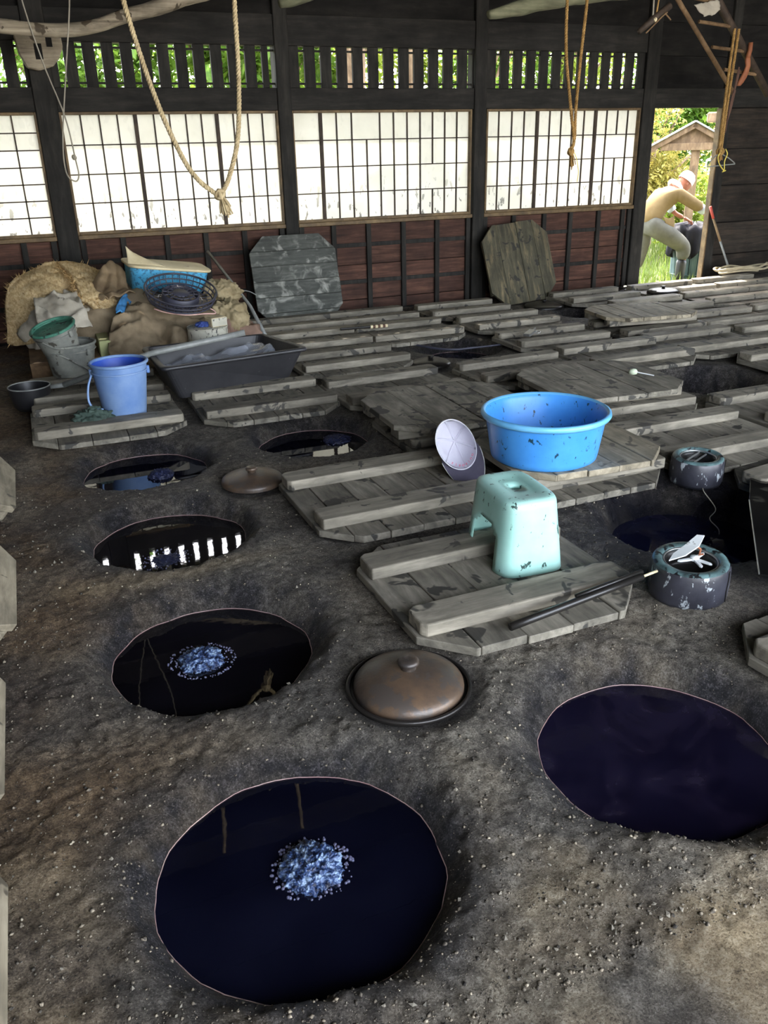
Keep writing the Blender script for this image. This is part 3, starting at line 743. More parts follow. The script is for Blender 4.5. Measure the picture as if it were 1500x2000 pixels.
for i, (cx, cy, r, zw, w) in enumerate(VATS):
    t = thing('dye_vat', VL[i], 'dye vat', (cx, cy, zw))
    MB().lathe([(r - .052, .0 - .004), (r - .035, -.01), (r - .03, -.12), (r - .06, -.34), (.02, -.40)], 48).obj('jar', M['jar'], t, smooth=True)
    mb = MB(); V = [(0, 0, 0)]; F = []; n = 64; rings = 10; rmax = r + .02
    for k in range(1, rings + 1):
        for a in range(n): V.append((rmax * k / rings * math.cos(2 * math.pi * a / n), rmax * k / rings * math.sin(2 * math.pi * a / n), 0))
    for a in range(n): F.append((0, 1 + a, 1 + (a + 1) % n))
    for k in range(rings - 1):
        for a in range(n): F.append((1 + k * n + a, 1 + (k + 1) * n + a, 1 + (k + 1) * n + (a + 1) % n, 1 + k * n + (a + 1) % n))
    if i == 3:
        fx, fy = FOAM[3][0] - cx, FOAM[3][1] - cy
    mb.add(V, F).obj('liquid', M[LQ[i]], t, smooth=True)
    # thin pale ring painting the bright glint where dye meets earth
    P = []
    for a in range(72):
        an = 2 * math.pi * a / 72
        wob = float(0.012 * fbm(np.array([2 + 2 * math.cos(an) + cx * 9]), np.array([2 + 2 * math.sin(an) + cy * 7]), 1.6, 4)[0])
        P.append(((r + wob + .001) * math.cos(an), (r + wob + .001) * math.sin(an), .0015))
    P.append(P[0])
    if i not in (7,): MB().tube(P, .0013, 5, cap=False).obj('dye_edge_glint', M['edge_glint'], t, smooth=True)
    if i in FOAM:
        fx, fy, fr, fh, fm = FOAM[i]
        f = obj('foam_flower', foam_mesh(fr, fh, i * 3.7, M[fm]), t, (fx - cx, fy - cy, 0))
        mb = MB(); cnt = {0: 110, 2: 120, 3: 90, 4: 15, 5: 15}[i]
        for k in range(cnt):
            an = random.random() * 6.283
            rad = fr * (random.uniform(1.0, 1.28) if i == 0 else random.uniform(1.32, 1.5) if (i == 2 and k < 90) else random.uniform(1.0, 1.9) if i == 3 else random.uniform(1.02, 1.25))
            s = random.uniform(.0015, .0045)
            b0 = Vector((math.cos(an) * rad, math.sin(an) * rad, 0))
            mb.lathe([(s, -.0005), (s * .86, s * .5), (s * .5, s * .86), (.0001, s)], 8, b0.x, b0.y)
        bo = mb.obj('bubbles', M['bubble'], f, smooth=True); bo['kind'] = 'stuff'

# ================================================================== IRON LIDS
def iron_lid(label, x, y, r, z, rim=True, knob=.2, h=.28, mat='iron', rot=(0, 0, 0)):
    t = thing('iron_lid', label, 'lid', (x, y, z), rot, 'iron fire-pit lids')
    R1 = r * (.88 if rim else 1.0)
    prof = [(R1, 0.0), (R1, .012)] + [(R1 * math.cos(a), .012 + r * h * math.sin(a)) for a in [R(8 * k) for k in range(1, 11)]] + [(.001, .012 + r * h)]
    MB().lathe(prof, 56).obj('dome', M[mat], t, smooth=True)
    top = .012 + r * h
    kr = r * knob
    MB().lathe([(kr * .75, top - .01), (kr * .7, top + kr * .35), (kr, top + kr * .5), (kr * 1.02, top + kr * .75), (kr * .8, top + kr * .98), (kr * .3, top + kr * .92), (.001, top + kr * .9)], 28).obj('knob', M[mat], t, smooth=True)
    if rim:
        MB().torus(r * .97, .006, 56, 8, .008).obj('rim', M['iron_dk'], t, smooth=True)
        MB().lathe([(r * .86, -.004), (r * .97, -.004), (r * .97, .004), (r * .86, .0)], 56).obj('flange', M['iron_dk'], t, smooth=True)
    return t
iron_lid('large rusty domed iron lid on the floor beside the nearest vats', .777, 1.798, .176, -.008, knob=.17, h=.30)
iron_lid('smaller iron lid with tall knob between two left vats and the plank cover', .764, 3.529, .140, -.004, rim=False, knob=.19, h=.26)
iron_lid('little iron lid tucked in front of the far open vat', 2.430, 5.171, .135, -.004, rim=False, knob=.16, h=.26, mat='iron_dk')
iron_lid('slate iron lid near the doorway among the farthest covers', 5.521, 6.560, .150, .050, rim=False, knob=.14, h=.22, mat='iron_dk')
iron_lid('dark iron lid with bright knob below the right leaning board', 4.328, 6.752, .180, -.01, rim=False, knob=.12, h=.18, mat='iron_dk')
iron_lid('black iron lid half hidden beside the cover under the pale tan board', 4.107, 5.100, .130, -.004, rim=False, knob=.14, h=.22, mat='iron_dk')
iron_lid('tiny knobbed lid showing between two far covers left of centre', 2.39, 6.70, .09, .0, rim=False, knob=.25, h=.3, mat='iron')

# ================================================================== PLANK COVERS
BT, BH = .028, .045
_cache = {}
def cover_meshes(W, L, sp, var, pm, bmn):
    key = (W, L, sp, var, pm, bmn)
    if key in _cache: return _cache[key]
    rs = random.Random(var * 31 + 5)
    c = .135
    n = [5, 6, 5, 4][var % 4]
    ws = [rs.uniform(.8, 1.25) for _ in range(n)]; s = sum(ws); ws = [w * W / s for w in ws]
    pl = []; x = -W / 2
    def yt(q):
        e = min(q + W / 2, W / 2 - q); return L / 2 - max(0, c - e)
    for w in ws:
        a, b = x + .0013, x + w - .0013; x += w
        xs = [a] + [q for q in (-W / 2 + c, W / 2 - c) if a < q < b] + [b]
        d0, d1 = rs.uniform(-.004, .004), rs.uniform(-.004, .004)
        poly = [(q, -yt(q) + d0) for q in xs] + [(q, yt(q) + d1) for q in reversed(xs)]
        pl.append(MB().prism(poly, 0, BT + rs.uniform(-.002, .002)).mesh('plank', M[pm], bevel=.0025))
    bl = W - .03; bw = .125 if sp > .36 else .105
    bts = []
    for k in range(2):
        e = rs.uniform(0, .02)
        poly = [(-bl / 2 + e, -bw / 2), (bl / 2 - .012, -bw / 2), (bl / 2, -bw / 2 + .015), (bl / 2, bw / 2 - .02), (bl / 2 - .02, bw / 2), (-bl / 2 + .02, bw / 2), (-bl / 2, bw / 2 - .02), (-bl / 2, -bw / 2 + .02)]
        bts.append(MB().prism(poly, 0, BH).mesh('batten', M[bmn], bevel=.006, seg=2))
    _cache[key] = (pl, bts); return _cache[key]
def cover(label, cx, yf, sp, var=0, rz=0, z=0.012, W=.79, flip=False, pm='cover', bmn='cover_b', rot=None, loc=None, cat='vat cover', group='plank vat covers', L=None):
    sp = {True: .33, False: .40}[sp <= .355] if sp < .43 else .44
    L = L or sp + .36
    pl, bts = cover_meshes(W, L, sp, var, pm, bmn)
    bw = .125 if sp > .36 else .105
    cy = yf + bw / 2 + sp / 2
    t = thing('plank_cover', label, cat, loc or (cx, cy, z), rot or (0, 0, R(rz)), group)
    for me in pl: obj('plank', me, t, (0, 0, BH if flip else 0))
    for k, me in enumerate(bts):
        obj('batten', me, t, (0, (-.5, .5)[k] * sp, 0 if flip else BT))
    return t
cover('grey plank cover under the mint stool', 1.262, 1.945, .40, 0, 1.0, pm='cover')
cover('grey plank cover in front of the cap, left of the mint stool', 1.235, 2.800, .44, 1, 1)
cover('cover carrying the blue bucket', .245, 4.455, .44, 2, 0)
cover('cover behind the blue bucket, partly under the black trough', .245, 5.16, .40, 0, 1)
cover('cover lying in front of the black trough, right of the blue bucket cover', 1.12, 4.435, .38, 1, 0)
cover('cover behind the bare board that the cap leans by', 1.92, 4.345, .40, 3, 2)
cover('lower cover beneath the bare grey board behind the cap', 1.93, 3.50, .40, 0, 0)
cover('lower cover beneath the board that holds the blue basin', 2.045, 2.770, .40, 1, 1)
cover('long-battened cover at the right, behind the small black tape ring', 2.90, 2.80, .36, 2, 0)
cover('lower cover beneath the flat board with the small brush', 2.90, 3.52, .40, 3, -2)
cover('cover just behind the board with the brush, right half', 3.67, 4.43, .36, 0, 0, W=.82)
cover('cover just behind the board with the brush, left half', 2.83, 4.43, .33, 1, 2)
cover('cover with the crumpled metal clip lying on it', 3.53, 5.16, .33, 2, 0)
cover('cover one row behind the metal clip cover', 3.55, 5.86, .33, 3, 1)
cover('cover below the left foot of the right leaning board', 3.48, 6.54, .33, 0, 0)
cover('cover between the striped handle and the far open vat', 2.66, 5.84, .36, 1, 1)
cover('cover behind the striped handle, nearest the board wall', 2.61, 6.575, .33, 2, 2)
cover('cover at the foot of the left leaning board', 1.92, 6.56, .33, 3, 0, pm='cover_tan')
cover('second cover in front of the left leaning board, by the striped handle', 1.90, 5.85, .38, 0, 0)
cover('cover to the right of the black trough, left of the far open vat', 1.91, 5.18, .33, 1, 1)
cover('cover right of the brush board cover, behind the deep right vat', 4.42, 4.49, .38, 2, 0)
cover('lower cover beneath the pale tan board', 4.40, 5.12, .36, 3, 1)
cover('tan slatted cover right of the pale tan flat board', 5.17, 5.12, .33, 0, 0, pm='cover_tan')
cover('cover behind the pale tan board', 5.08, 5.80, .36, 1, 0)
cover('cover right behind the pale tan board, second from the frame edge', 5.92, 5.93, .33, 2, 0)
cover('cover beside the right leaning board, against the board wall', 4.87, 6.53, .33, 3, 1)
cover('cover on the threshold below the doorway, sunlit', 5.76, 6.52, .33, 0, 1)
cover('cover right of the threshold with the hose coil on it', 6.58, 6.55, .33, 1, 0)
cover('cover cut off by the right frame edge, right of the tan slatted cover', 6.0, 5.15, .33, 2, 0)
cover('cover cut off by the right frame edge, two rows behind the deep right vat', 5.23, 4.42, .36, 3, 0)
cover('cover tip at the right frame edge, just right of the deep right vat', 4.62, 3.72, .38, 0, 0)
cover('cover cut off by the right frame edge, in front of the deep right vat', 3.74, 3.02, .36, 1, 1)
cover('wet-stained cover behind the glossy black panel, right edge', 3.05, 2.06, .36, 2, 8, pm='cover_wet')
cover('cover corner at the right edge, right of the big purple vat', 2.10, 1.01, .36, 3, 6)
cover('cover cut off by the right frame edge, one row in front of the hose coil', 6.66, 5.92, .33, 0, 0)
# bare boards: covers laid upside down on others
zt = .012 + BT + BH
cover('bare grey board laid upside down behind the cap', 0, 0, .40, 3, flip=True, loc=(1.875, 3.79, zt), rot=(0, 0, R(-1)), L=.74)
cover('bare board under the blue basin, upside down', 0, 0, .40, 0, flip=True, loc=(2.045, 2.965, zt), rot=(0, 0, R(-2)), L=.64, W=.73, pm='cover_tan')
cover('flat brown-grey board with a small round brush on it', 0, 0, .40, 2, flip=True, loc=(2.86, 3.86, zt), rot=(0, 0, R(-4)), L=.74)
cover('pale tan flat board among the far covers at the right', 0, 0, .33, 1, flip=True, loc=(4.40, 5.47, zt), rot=(0, 0, R(-8)), L=.62, pm='cover_tan')
# boards leaning on the back wall
cover('chalk-marked grey board leaning on the wall right of the pile', 0, 0, .40, 1, pm='lean_a', bmn='lean_a', flip=True, L=.76, group=None, cat='board',
      loc=(2.075, WALL_Y - .24, .345), rot=(Matrix.Rotation(R(72), 3, 'X') @ Matrix.Rotation(R(90), 3, 'Z')).to_euler(), W=.74)
cover('dark olive board leaning on the wall right of the third post', 0, 0, .40, 3, pm='lean_b', bmn='lean_b', flip=True, L=.74, group=None, cat='board',
      loc=(4.255, WALL_Y - .24, .335), rot=(R(70), R(-4), 0), W=.70)
# boards propped along the left wall, only their edges in frame
for k, (yy, lab, dx) in enumerate([(3.72, 'worn board propped at the left edge, beside the dark foam vat', .0), (2.72, 'worn board propped at the left edge, beside the mirroring vat', .0), (1.93, 'worn board edge at the left, beside the bubble-ring vat', -.03), (1.18, 'nearest worn board edge at the left, beside the big front vat', -.022)]):
    cover(lab, 0, 0, .40, k, pm='cover_tan', bmn='cover_tan', flip=True, L=.74, group=None, cat='board', W=.74,
          loc=(-.545 + dx, yy, .265), rot=(0, R(43), 0))

# ================================================================== FOREGROUND OBJECTS
# glossy wet black panel lying across the vat edge at the right
a_ = Vector((2.46, 2.29)); b_ = Vector((2.03, 1.80)); c_ = Vector((2.64, 2.47))
d_ = (b_ - a_).normalized(); nrm = Vector((d_.y * -1, d_.x)); nrm = nrm if nrm.x > 0 else -nrm
poly = [a_, b_, b_ + nrm * .62, c_ + nrm * .50, c_]
wp = thing('black_panel', 'glossy wet black panel lying at the right edge beside the splashed vat', 'panel', (2.4, 2.0, .062))
MB().prism([(p.x - 2.4, p.y - 2.0) for p in poly][::-1] if False else [(p.x - 2.4, p.y - 2.0) for p in poly], 0, .012).obj('sheet', M['wetpanel'], wp, bevel=.002)
MB().tube([(a_.x - 2.4, a_.y - 2.0, .012), (b_.x - 2.4, b_.y - 2.0, .012)], .0025, 6).obj('pale_edge', M['chrome'], wp)

# blue basin
bs = thing('wash_basin', 'big round sky-blue plastic basin standing on a bare board', 'basin', (1.885, 2.885, zt + BH + BT))
H = .205
MB().lathe([(.001, .010), (.20, .010), (.216, .020), (.243, H - .02), (.252, H - .006)], 72).obj('inside', M['bluebasin'], bs, smooth=True)
MB().lathe([(.001, .0), (.205, .0), (.222, .010), (.226, .03), (.248, H - .03), (.252, H - .018)], 72).obj('body', M['bluebasin'], bs, smooth=True)
MB().lathe([(.250, H - .022), (.264, H - .024), (.270, H - .014), (.268, H - .002), (.258, H + .003), (.250, H - .006)], 72).obj('rim', M['basinlip'], bs, smooth=True)

# mint stool
def stool():
    t = thing('bath_stool', 'mint green plastic bath stool with arched side and round hole', 'stool', (1.415, 2.325, .04), (0, 0, R(-4)))
    W0, D0, W1, D1, H = .125, .175, .098, .150, .262      # half sizes bottom/top
    N = 64
    def ring(hx, hy, r, z, shift=0):
        out = []
        for k in range(N):
            a = 2 * math.pi * k / N
            ca, sa = math.cos(a), math.sin(a); p = 5.0
            q = (abs(ca) ** p + abs(sa) ** p) ** (-1 / p)
            out.append(Vector((hx * ca * q, hy * sa * q, z)))
        return out
    def side(inset):
        V = []; F = []
        zs = [0] + [H * .94 * k / 16 for k in range(1, 17)]
        for z in zs:
            f = z / H; V += ring(W0 + (W1 - W0) * f - inset, D0 + (D1 - D0) * f - inset, 0, z)
        for j in range(len(zs) - 1):
            for k in range(N):
                l = (k + 1) % N
                c = (V[j * N + k] + V[j * N + l] + V[(j + 1) * N + l] + V[(j + 1) * N + k]) / 4
                # arch opening on the two long sides
                if abs(c.y) < .088 and abs(c.x) > .06 and c.z < .085 + .075 * math.sqrt(max(0, 1 - (c.y / .088) ** 2)): continue
                F.append((j * N + k, j * N + l, (j + 1) * N + l, (j + 1) * N + k))
        return V, F
    mb = MB(); V, F = side(0); mb.add(V, F)
    # rounded shoulder and top with a hand hole
    prof = [(0, H * .94), (.004, H * .975), (.013, H * .995), (.024, H), (.05, H - .002)]
    V = []; F = []
    for ins, z in prof:
        f = .94; V += ring(W0 + (W1 - W0) * f - ins, D0 + (D1 - D0) * f - ins, 0, z)
    hx, hy = .022, .022
    for rr_, z in ((.9, H - .004), (.45, H - .006), (0, H - .007)):
        for k in range(N):
            a = 2 * math.pi * k / N; o_ = V[4 * N + k]; h_ = Vector((hx * math.cos(a), hy * math.sin(a), z))
            V.append(Vector((o_.x * rr_ + h_.x * (1 - rr_), o_.y * rr_ + h_.y * (1 - rr_), z)))
    for k in range(N):
        a = 2 * math.pi * k / N; V.append(Vector((hx * math.cos(a), hy * math.sin(a), H - .022)))
    for j in range(len(prof) + 3):
        for k in range(N): F.append((j * N + k, j * N + (k + 1) % N, (j + 1) * N + (k + 1) % N, (j + 1) * N + k))
    mb.add(V, F)
    me = mb.mesh('seat_shell', M['mint'], smooth=True)
    bm = bmesh.new(); bm.from_mesh(me); bmesh.ops.remove_doubles(bm, verts=bm.verts, dist=.0008); bm.to_mesh(me); bm.free()
    o = obj('seat_shell', me, t)
    so = o.modifiers.new('thick', 'SOLIDIFY'); so.thickness = .004; so.offset = -1
stool()

# two small rings wound with black tape
def tape_ring(label, x, y, z, r, h, rz=0):
    t = thing('tape_ring', label, 'ring', (x, y, z), (R(2), R(-2), R(rz)), 'black tape-wound rings')
    V = MB().lathe([(r * .62, .004), (r * .96, .0), (r, .014), (r * 1.01, h * .5), (r * .99, h - .016), (r * .955, h - .004)], 64)
    V.v = [v + v.normalized() * mnoise.noise(v * 40) * .0025 for v in V.v]
    V.obj('side', M['tire'], t, smooth=True)
    MB().lathe([(r * .955, h - .004), (r * .90, h + .003), (r * .76, h + .004), (r * .70, h - .004), (r * .69, h - .012)], 64).obj('top_face', M['tiretop'], t, smooth=True)
    MB().lathe([(r * .69, h - .012), (r * .63, h - .02), (r * .60, h * .62), (r * .57, h * .5), (.001, h * .48)], 64).obj('inner_dish', M['iron_dk'], t, smooth=True)
    MB().torus(r * .68, .0035, 56, 8, h - .006).obj('inner_rim', M['chrome'], t, smooth=True)
    P = [(r * 1.012 * math.cos(q), r * 1.012 * math.sin(q), zz) for q, zz in ((-1.1, h * .97), (-1.08, h * .7), (-1.15, h * .4), (-1.12, .01))]
    MB().tube(P, .002, 6).obj('cord', M['stick'], t)
    return t, h
tape_ring('black tape ring with a white broken fan on it, by the stool cover', 1.835, 1.905, .0, .126, .125)
t2, h2 = tape_ring('black tape ring with two metal bars across its top, behind the splashed vat', 2.555, 2.695, .0, .112, .115, 20)
for q in (-.012, .022): MB().tube([(-.065, q, h2 - .012), (.065, q + .01, h2 - .012)], .004, 8).obj('bar', M['chrome'], t2)
# broken white fan piece lying in the near ring
fp = thing('fan_piece', 'broken white plastic fan blade with orange string, lying in the near tape ring', 'fan blade', (1.85, 1.905, .118))
hub = MB().lathe([(.001, .012), (.014, .010), (.016, -.002)], 20); hub.obj('hub', M['whiteplastic'], fp, smooth=True)
for a in (-70, 20, 170, 250):
    MB().prism([(0, -.008), (.055, -.005), (.062, 0), (.055, .006), (0, .008)], -.002, .004).xf(Matrix.Rotation(R(a), 4, 'Z')).obj('arm', M['whiteplastic'], fp, bevel=.001)
bl = MB().add([(-.085, -.02, 0), (-.03, -.032, .012), (.03, -.024, .03), (.07, .0, .05), (.055, .018, .048), (.0, .01, .024), (-.05, .002, .008)], [(0, 1, 6), (1, 5, 6), (1, 2, 5), (2, 4, 5), (2, 3, 4)])
bo = bl.obj('blade', M['whiteplastic'], fp, loc=(-.012, .03, .012)); so = bo.modifiers.new('thick', 'SOLIDIFY'); so.thickness = .004
MB().tube([(.02, .02, .035), (.03, .01, .025), (.018, .0, .012), (.028, -.008, .016)], .004, 8).obj('string', M['orange'], fp)
# small white cord hanging from the far ring into the vat
o = MB().tube(catmull([(2.50, 2.585, .01), (2.49, 2.56, .0), (2.515, 2.51, -.06), (2.47, 2.49, -.09), (2.49, 2.45, -.13), (2.47, 2.43, -.18)], 6), .0022, 6).obj('thin_cord', M['cord'], smooth=True)
tag(o, 'thin pale cord trailing from the ring into the splashed vat', 'cord')

# black bamboo stick on the stool cover
sk = thing('bamboo_stick', 'black bamboo stick lying across the front of the stool cover', 'stick', (1.14, 1.88, .05))
P0, P1 = Vector((0, -.012, .008)), Vector((.50, .020, .052))
MB().tube([P0 + (P1 - P0) * q for q in (0, .3, .6, 1)], [.013, .013, .012, .011], 12).obj('shaft', M['stick'], sk, smooth=True)
MB().tube([P0 + (P1 - P0) * q + Vector((0, .015, .008)) for q in (.5, 1.02)], .008, 8).obj('split', M['stick'], sk, smooth=True)
MB().tube([P1, P1 + (P1 - P0) * .12], .0045, 8).obj('pale_tip', M['cream'], sk, smooth=True)

# cap lying open towards the camera
def cap():
    t = thing('baseball_cap', 'white baseball cap standing open side out with dark visor and pink lettering', 'cap')
    c = Vector((1.565, 3.075, .195))
    zax = Vector((-.40, -.88, .20)).normalized()             # opening direction
    vis = Vector((.36, -.14, -.84)); vis = (vis - zax * vis.dot(zax)).normalized()   # towards the visor
    xax = vis.cross(zax).normalized()
    Mx = Matrix((xax, vis, zax)).transposed().to_4x4(); Mx.translation = c
    t.matrix_world = Mx
    A, B, D = .080, .112, .135
    def dome(s, z0, wr):
        V = []; F = []; n = 48; m = 14
        for j in range(m):
            f = j / (m - 1) * math.pi / 2
            for k in range(n):
                a = 2 * math.pi * k / n
                q = 1 - .012 * max(0, math.cos(6 * a)) ** 6 * math.sin(f)
                w = wr * mnoise.noise(Vector((math.cos(a) * 2, math.sin(a) * 2, j * .3)))
                V.append((A * s * math.cos(a) * math.cos(f) * q + w, B * s * math.sin(a) * math.cos(f) * q + w, z0 - D * s * math.sin(f) * .95))
        for j in range(m - 1):
            for k in range(n): F.append((j * n + k, j * n + (k + 1) % n, (j + 1) * n + (k + 1) % n, (j + 1) * n + k))
        return V, F
    V, F = dome(1.0, 0, .006); MB().add(V, F).obj('lining', M['capwhite'], t, smooth=True)
    V, F = dome(1.03, -.001, .006); MB().add(V, F).obj('crown', M['capout'], t, smooth=True)
    MB().torus(1.0, .028, 56, 8, 0, sx=A * 1.015, sy=B * 1.015).xf(Matrix.Diagonal((1, 1, .12, 1))).obj('sweatband', M['capwhite'], t, smooth=True)
    for k in range(6):
        a = R(60 * k + 30)
        P = [(A * .985 * math.cos(a) * math.cos(f), B * .985 * math.sin(a) * math.cos(f), -D * .93 * math.sin(f)) for f in [R(10 * q) for q in range(1, 10)]]
        MB().tube(P, .0042, 6).obj('seam', M['capwhite'], t, smooth=True)
    MB().lathe([(.0045, .0), (.004, .003), (.001, .004)], 16).xf(Matrix.Translation((0, 0, -D * .94))).obj('button', M['cuff'], t, smooth=True)
    V = []; F = []; n = 28; m = 8
    for j in range(m):
        for k in range(n):
            a = R(8) + R(164) * k / (n - 1)
            inn = Vector((A * math.cos(a), B * math.sin(a), 0))
            out = Vector((A * 1.12 * math.cos(a), B * .62 * math.sin(a) + (.135 * math.sin(a) ** .6), 0)) 
            p = inn.lerp(out, j / (m - 1)); p.z = -.004 - .25 * p.x * p.x / A + .012 * (j / (m - 1))
            V.append(p)
    for j in range(m - 1):
        for k in range(n - 1): F.append((j * n + k, j * n + k + 1, (j + 1) * n + k + 1, (j + 1) * n + k))
    vo = MB().add(V, F).obj('visor', M['capvisor'], t, smooth=True); so = vo.modifiers.new('thick', 'SOLIDIFY'); so.thickness = .003
    MB().tube([V[(m - 1) * n + k] for k in range(n)], .0026, 8).obj('visor_edge', M['hat'], vo, smooth=True)
    # pink stitched letters showing on the inside above the visor
    txt = 'onisosit'
    mb = MB()
    for i, ch in enumerate(txt):
        cu = bpy.data.curves.new('letter', 'FONT'); cu.body = ch; cu.size = .024; cu.extrude = .0004; cu.align_x = 'CENTER'
        to = bpy.data.objects.new('letter', cu); COL.objects.link(to)
        me = bpy.data.meshes.new_from_object(to.evaluated_get(bpy.context.evaluated_depsgraph_get()))
        a = R(132 - i * 12.5)
        px, py = A * .93 * math.cos(a), B * .93 * math.sin(a)
        inw = Vector((-math.cos(a) * .55, -math.sin(a) * .55, -.75)).normalized()
        tang = Vector((-math.sin(a), math.cos(a), 0)) * -1
        ux = tang; uy = inw; uz = ux.cross(uy)
        L = Matrix((ux, uy, uz)).transposed().to_4x4(); L.translation = Vector((px, py, -.012)) + uz * (.004 if uz.z > 0 else -.004)
        mb.add([L @ v.co for v in me.vertices], [tuple(p.vertices) for p in me.polygons])
        bpy.data.objects.remove(to); bpy.data.curves.remove(cu); bpy.data.meshes.remove(me)
    mb.obj('lettering', M['pinkthread'], t)
cap()

# small things lying on covers
mc = thing('metal_clip', 'crumpled silvery metal clip lying on a far cover', 'clip', (3.33, 5.36, .088), (0, R(-12), R(30)))
MB().box(-.055, .045, -.03, .03, 0, .022).obj('plate', M['chrome'], mc, bevel=.006)
MB().torus(.02, .004, 20, 6, .0).xf(Matrix.Translation((.03, -.045, .008))).obj('ring', M['chrome'], mc, smooth=True)
MB().tube([(.04, .0, .012), (.10, .01, .006)], .006, 8).obj('pin', M['chrome'], mc)
br = thing('small_brush', 'small round pale green brush with white stick on the flat board', 'brush', (3.085, 3.845, zt + BH + BT), (0, 0, R(-55)))
MB().lathe([(.001, .03), (.018, .026), (.026, .012), (.022, 0), (.001, 0)], 20).obj('head', M['bristle'], br, smooth=True)
MB().tube([(.02, 0, .012), (.12, .0, .004)], .0035, 8).obj('handle', M['whiteplastic'], br)
kn = thing('striped_stick', 'dark stick with yellow and black striped handle lying between far covers', 'stick', (2.17, 6.17, .095), (0, 0, R(-6)))
MB().tube([(-.04, 0, 0), (.20, 0, .0)], .010, 8).obj('shaft', M['stick'], kn)
for k in range(7): MB().tube([(.20 + k * .02, 0, 0), (.219 + k * .02, 0, 0)], .013, 10).obj('band', M['cream' if k % 2 == 0 else 'rag'], kn)
o = MB().tube(catmull([(2.50, 5.83, .02), (2.72, 5.55, .0), (2.95, 5.50, -.0), (3.15, 5.46, .01)], 6), .008, 8).obj('pipe', M['basketm'], smooth=True)
tag(o, 'thin dark slate pipe lying across the near lip of the far open vat', 'pipe')
o = MB().tube(catmull([(.99, 1.965, .045), (1.0, 1.975, .049), (1.015, 1.98, .046), (1.03, 2.0, .05), (1.05, 2.0, .044)], 5), .003, 6).obj('twig', M['stick'])
tag(o, 'short curled dark twig on the front corner of the stool cover', 'twig')

# ================================================================== LEFT CORNER
def bucket(t, r0, r1, h, outm, inm, rimr=.008, handle=None):
    MB().lathe([(.001, 0), (r0 * .96, 0), (r0, .008), (r1, h)], 56).obj('body', M[outm], t, smooth=True)
    MB().lathe([(r1 - .004, h - .001), (r0 - .006, .012), (.001, .012)], 56).obj('inside', M[inm], t, smooth=True)
    MB().torus(r1 + .001, rimr, 56, 8, h).obj('rim', M[outm], t, smooth=True)
    MB().torus(r1 * .985, rimr * .5, 56, 8, h * .86).obj('band', M[outm], t, smooth=True)
    for s in (-1, 1):
        MB().box(-.012, .012, -.008, .008, -.02, .02).xf(Matrix.Translation((0, s * (r1 + .002), h * .84))).xf(Matrix.Rotation(R(handle or 0), 4, 'Z')).obj('lug', M[outm], t, bevel=.003)
b1 = thing('bucket', 'faded blue plastic bucket standing on a plank cover', 'bucket', (.345, 4.70, .042))
bucket(b1, .112, .148, .305, 'bluebucket', 'bluein', .009, 80)
hp = [Vector((-.150, -.03, .255)), Vector((-.175, -.05, .20)), Vector((-.185, -.07, .13)), Vector((-.165, -.09, .09)), Vector((-.12, -.115, .085))]
MB().tube(catmull(hp, 6), .006, 8).obj('handle', M['bluebucket'], b1, smooth=True)
b2_ = thing('bucket', 'muddy grey bucket standing left of the black trough', 'bucket', (.135, 5.70, .01))
bucket(b2_, .115, .160, .27, 'greybucket', 'greybucket', .008, 40)
MB().tube(catmull([(-.10, -.12, .24), (-.02, -.155, .20), (.06, -.15, .14), (.11, -.125, .10)], 6), .005, 8).obj('handle', M['greybucket'], b2_, smooth=True)
b3_ = thing('bucket', 'smaller grey bucket with green-stained rim stacked tilted inside the muddy one', 'bucket', (.11, 5.70, .17), (R(10), R(-14), 0))
bucket(b3_, .10, .135, .235, 'greybucket', 'greenrim', .006, 40)
MB().torus(.135, .010, 56, 8, .235).obj('green_rim', M['greenrim'], b3_, smooth=True)
MB().disc(.128, .222).obj('contents', M['greenrim'], b3_)
MB().tube(catmull([(-.09, -.10, .20), (-.03, -.13, .15), (.05, -.13, .13), (.10, -.10, .11)], 6), .004, 8).obj('handle', M['greybucket'], b3_, smooth=True)

# long-handled black ladle
ld = thing('ladle', 'black pot ladle with long grey pipe handle reaching over the trough', 'ladle', (-.135, 5.27, .0))
MB().lathe([(.001, 0), (.08, 0), (.098, .02), (.115, .09), (.118, .135)], 48).obj('pot', M['ladle'], ld, smooth=True)
MB().lathe([(.114, .135), (.108, .09), (.09, .016), (.001, .012)], 48).obj('pot_inside', M['ladle'], ld, smooth=True)
MB().torus(.117, .004, 48, 8, .136).obj('rim', M['pipe'], ld, smooth=True)
MB().tube([(.112, -.0, .115), (.20, -.02, .125)], [.012, .016], 12).obj('socket', M['pipe'], ld, smooth=True)
MB().tube([(.19, -.02, .123), (.72, -.14, .285), (1.255, -.26, .375)], [.017, .018, .018], 14).obj('handle', M['pipe'], ld, smooth=True)

# green net bag in front of the bucket
def blob(name, mat, parent, loc, size, seed, amp=.12, freq=3.0, fold=0.0, sub=5, flat=-.6, rot=None):
    bm = bmesh.new(); bmesh.ops.create_icosphere(bm, subdivisions=sub, radius=1)
    for v in bm.verts:
        p = v.co.copy()
        d = 1 + amp * mnoise.fractal(p * freq * .5 + Vector((seed, seed, 0)), 1.0, 2.0, 4)
        if fold: d += fold * (abs(mnoise.noise(Vector((p.x * freq * 1.6, p.y * freq, p.z * freq * .5 + seed)))) - .2)
        d += .16 * (1 - abs(mnoise.noise(Vector((p.x * 2.6 + p.z, p.y * 2.2 - p.z * .8, p.z * 1.4 + seed))) * 2.2)) ** 3 * .6 if fold else 0
        q = p * d; q.z = max(q.z, flat)
        v.co = Vector((q.x * size[0], q.y * size[1], q.z * size[2]))
    me = bpy.data.meshes.new(name); bm.to_mesh(me); bm.free(); me.materials.append(M[mat])
    me.polygons.foreach_set('use_smooth', [True] * len(me.polygons))
    return obj(name, me, parent, loc, rot)
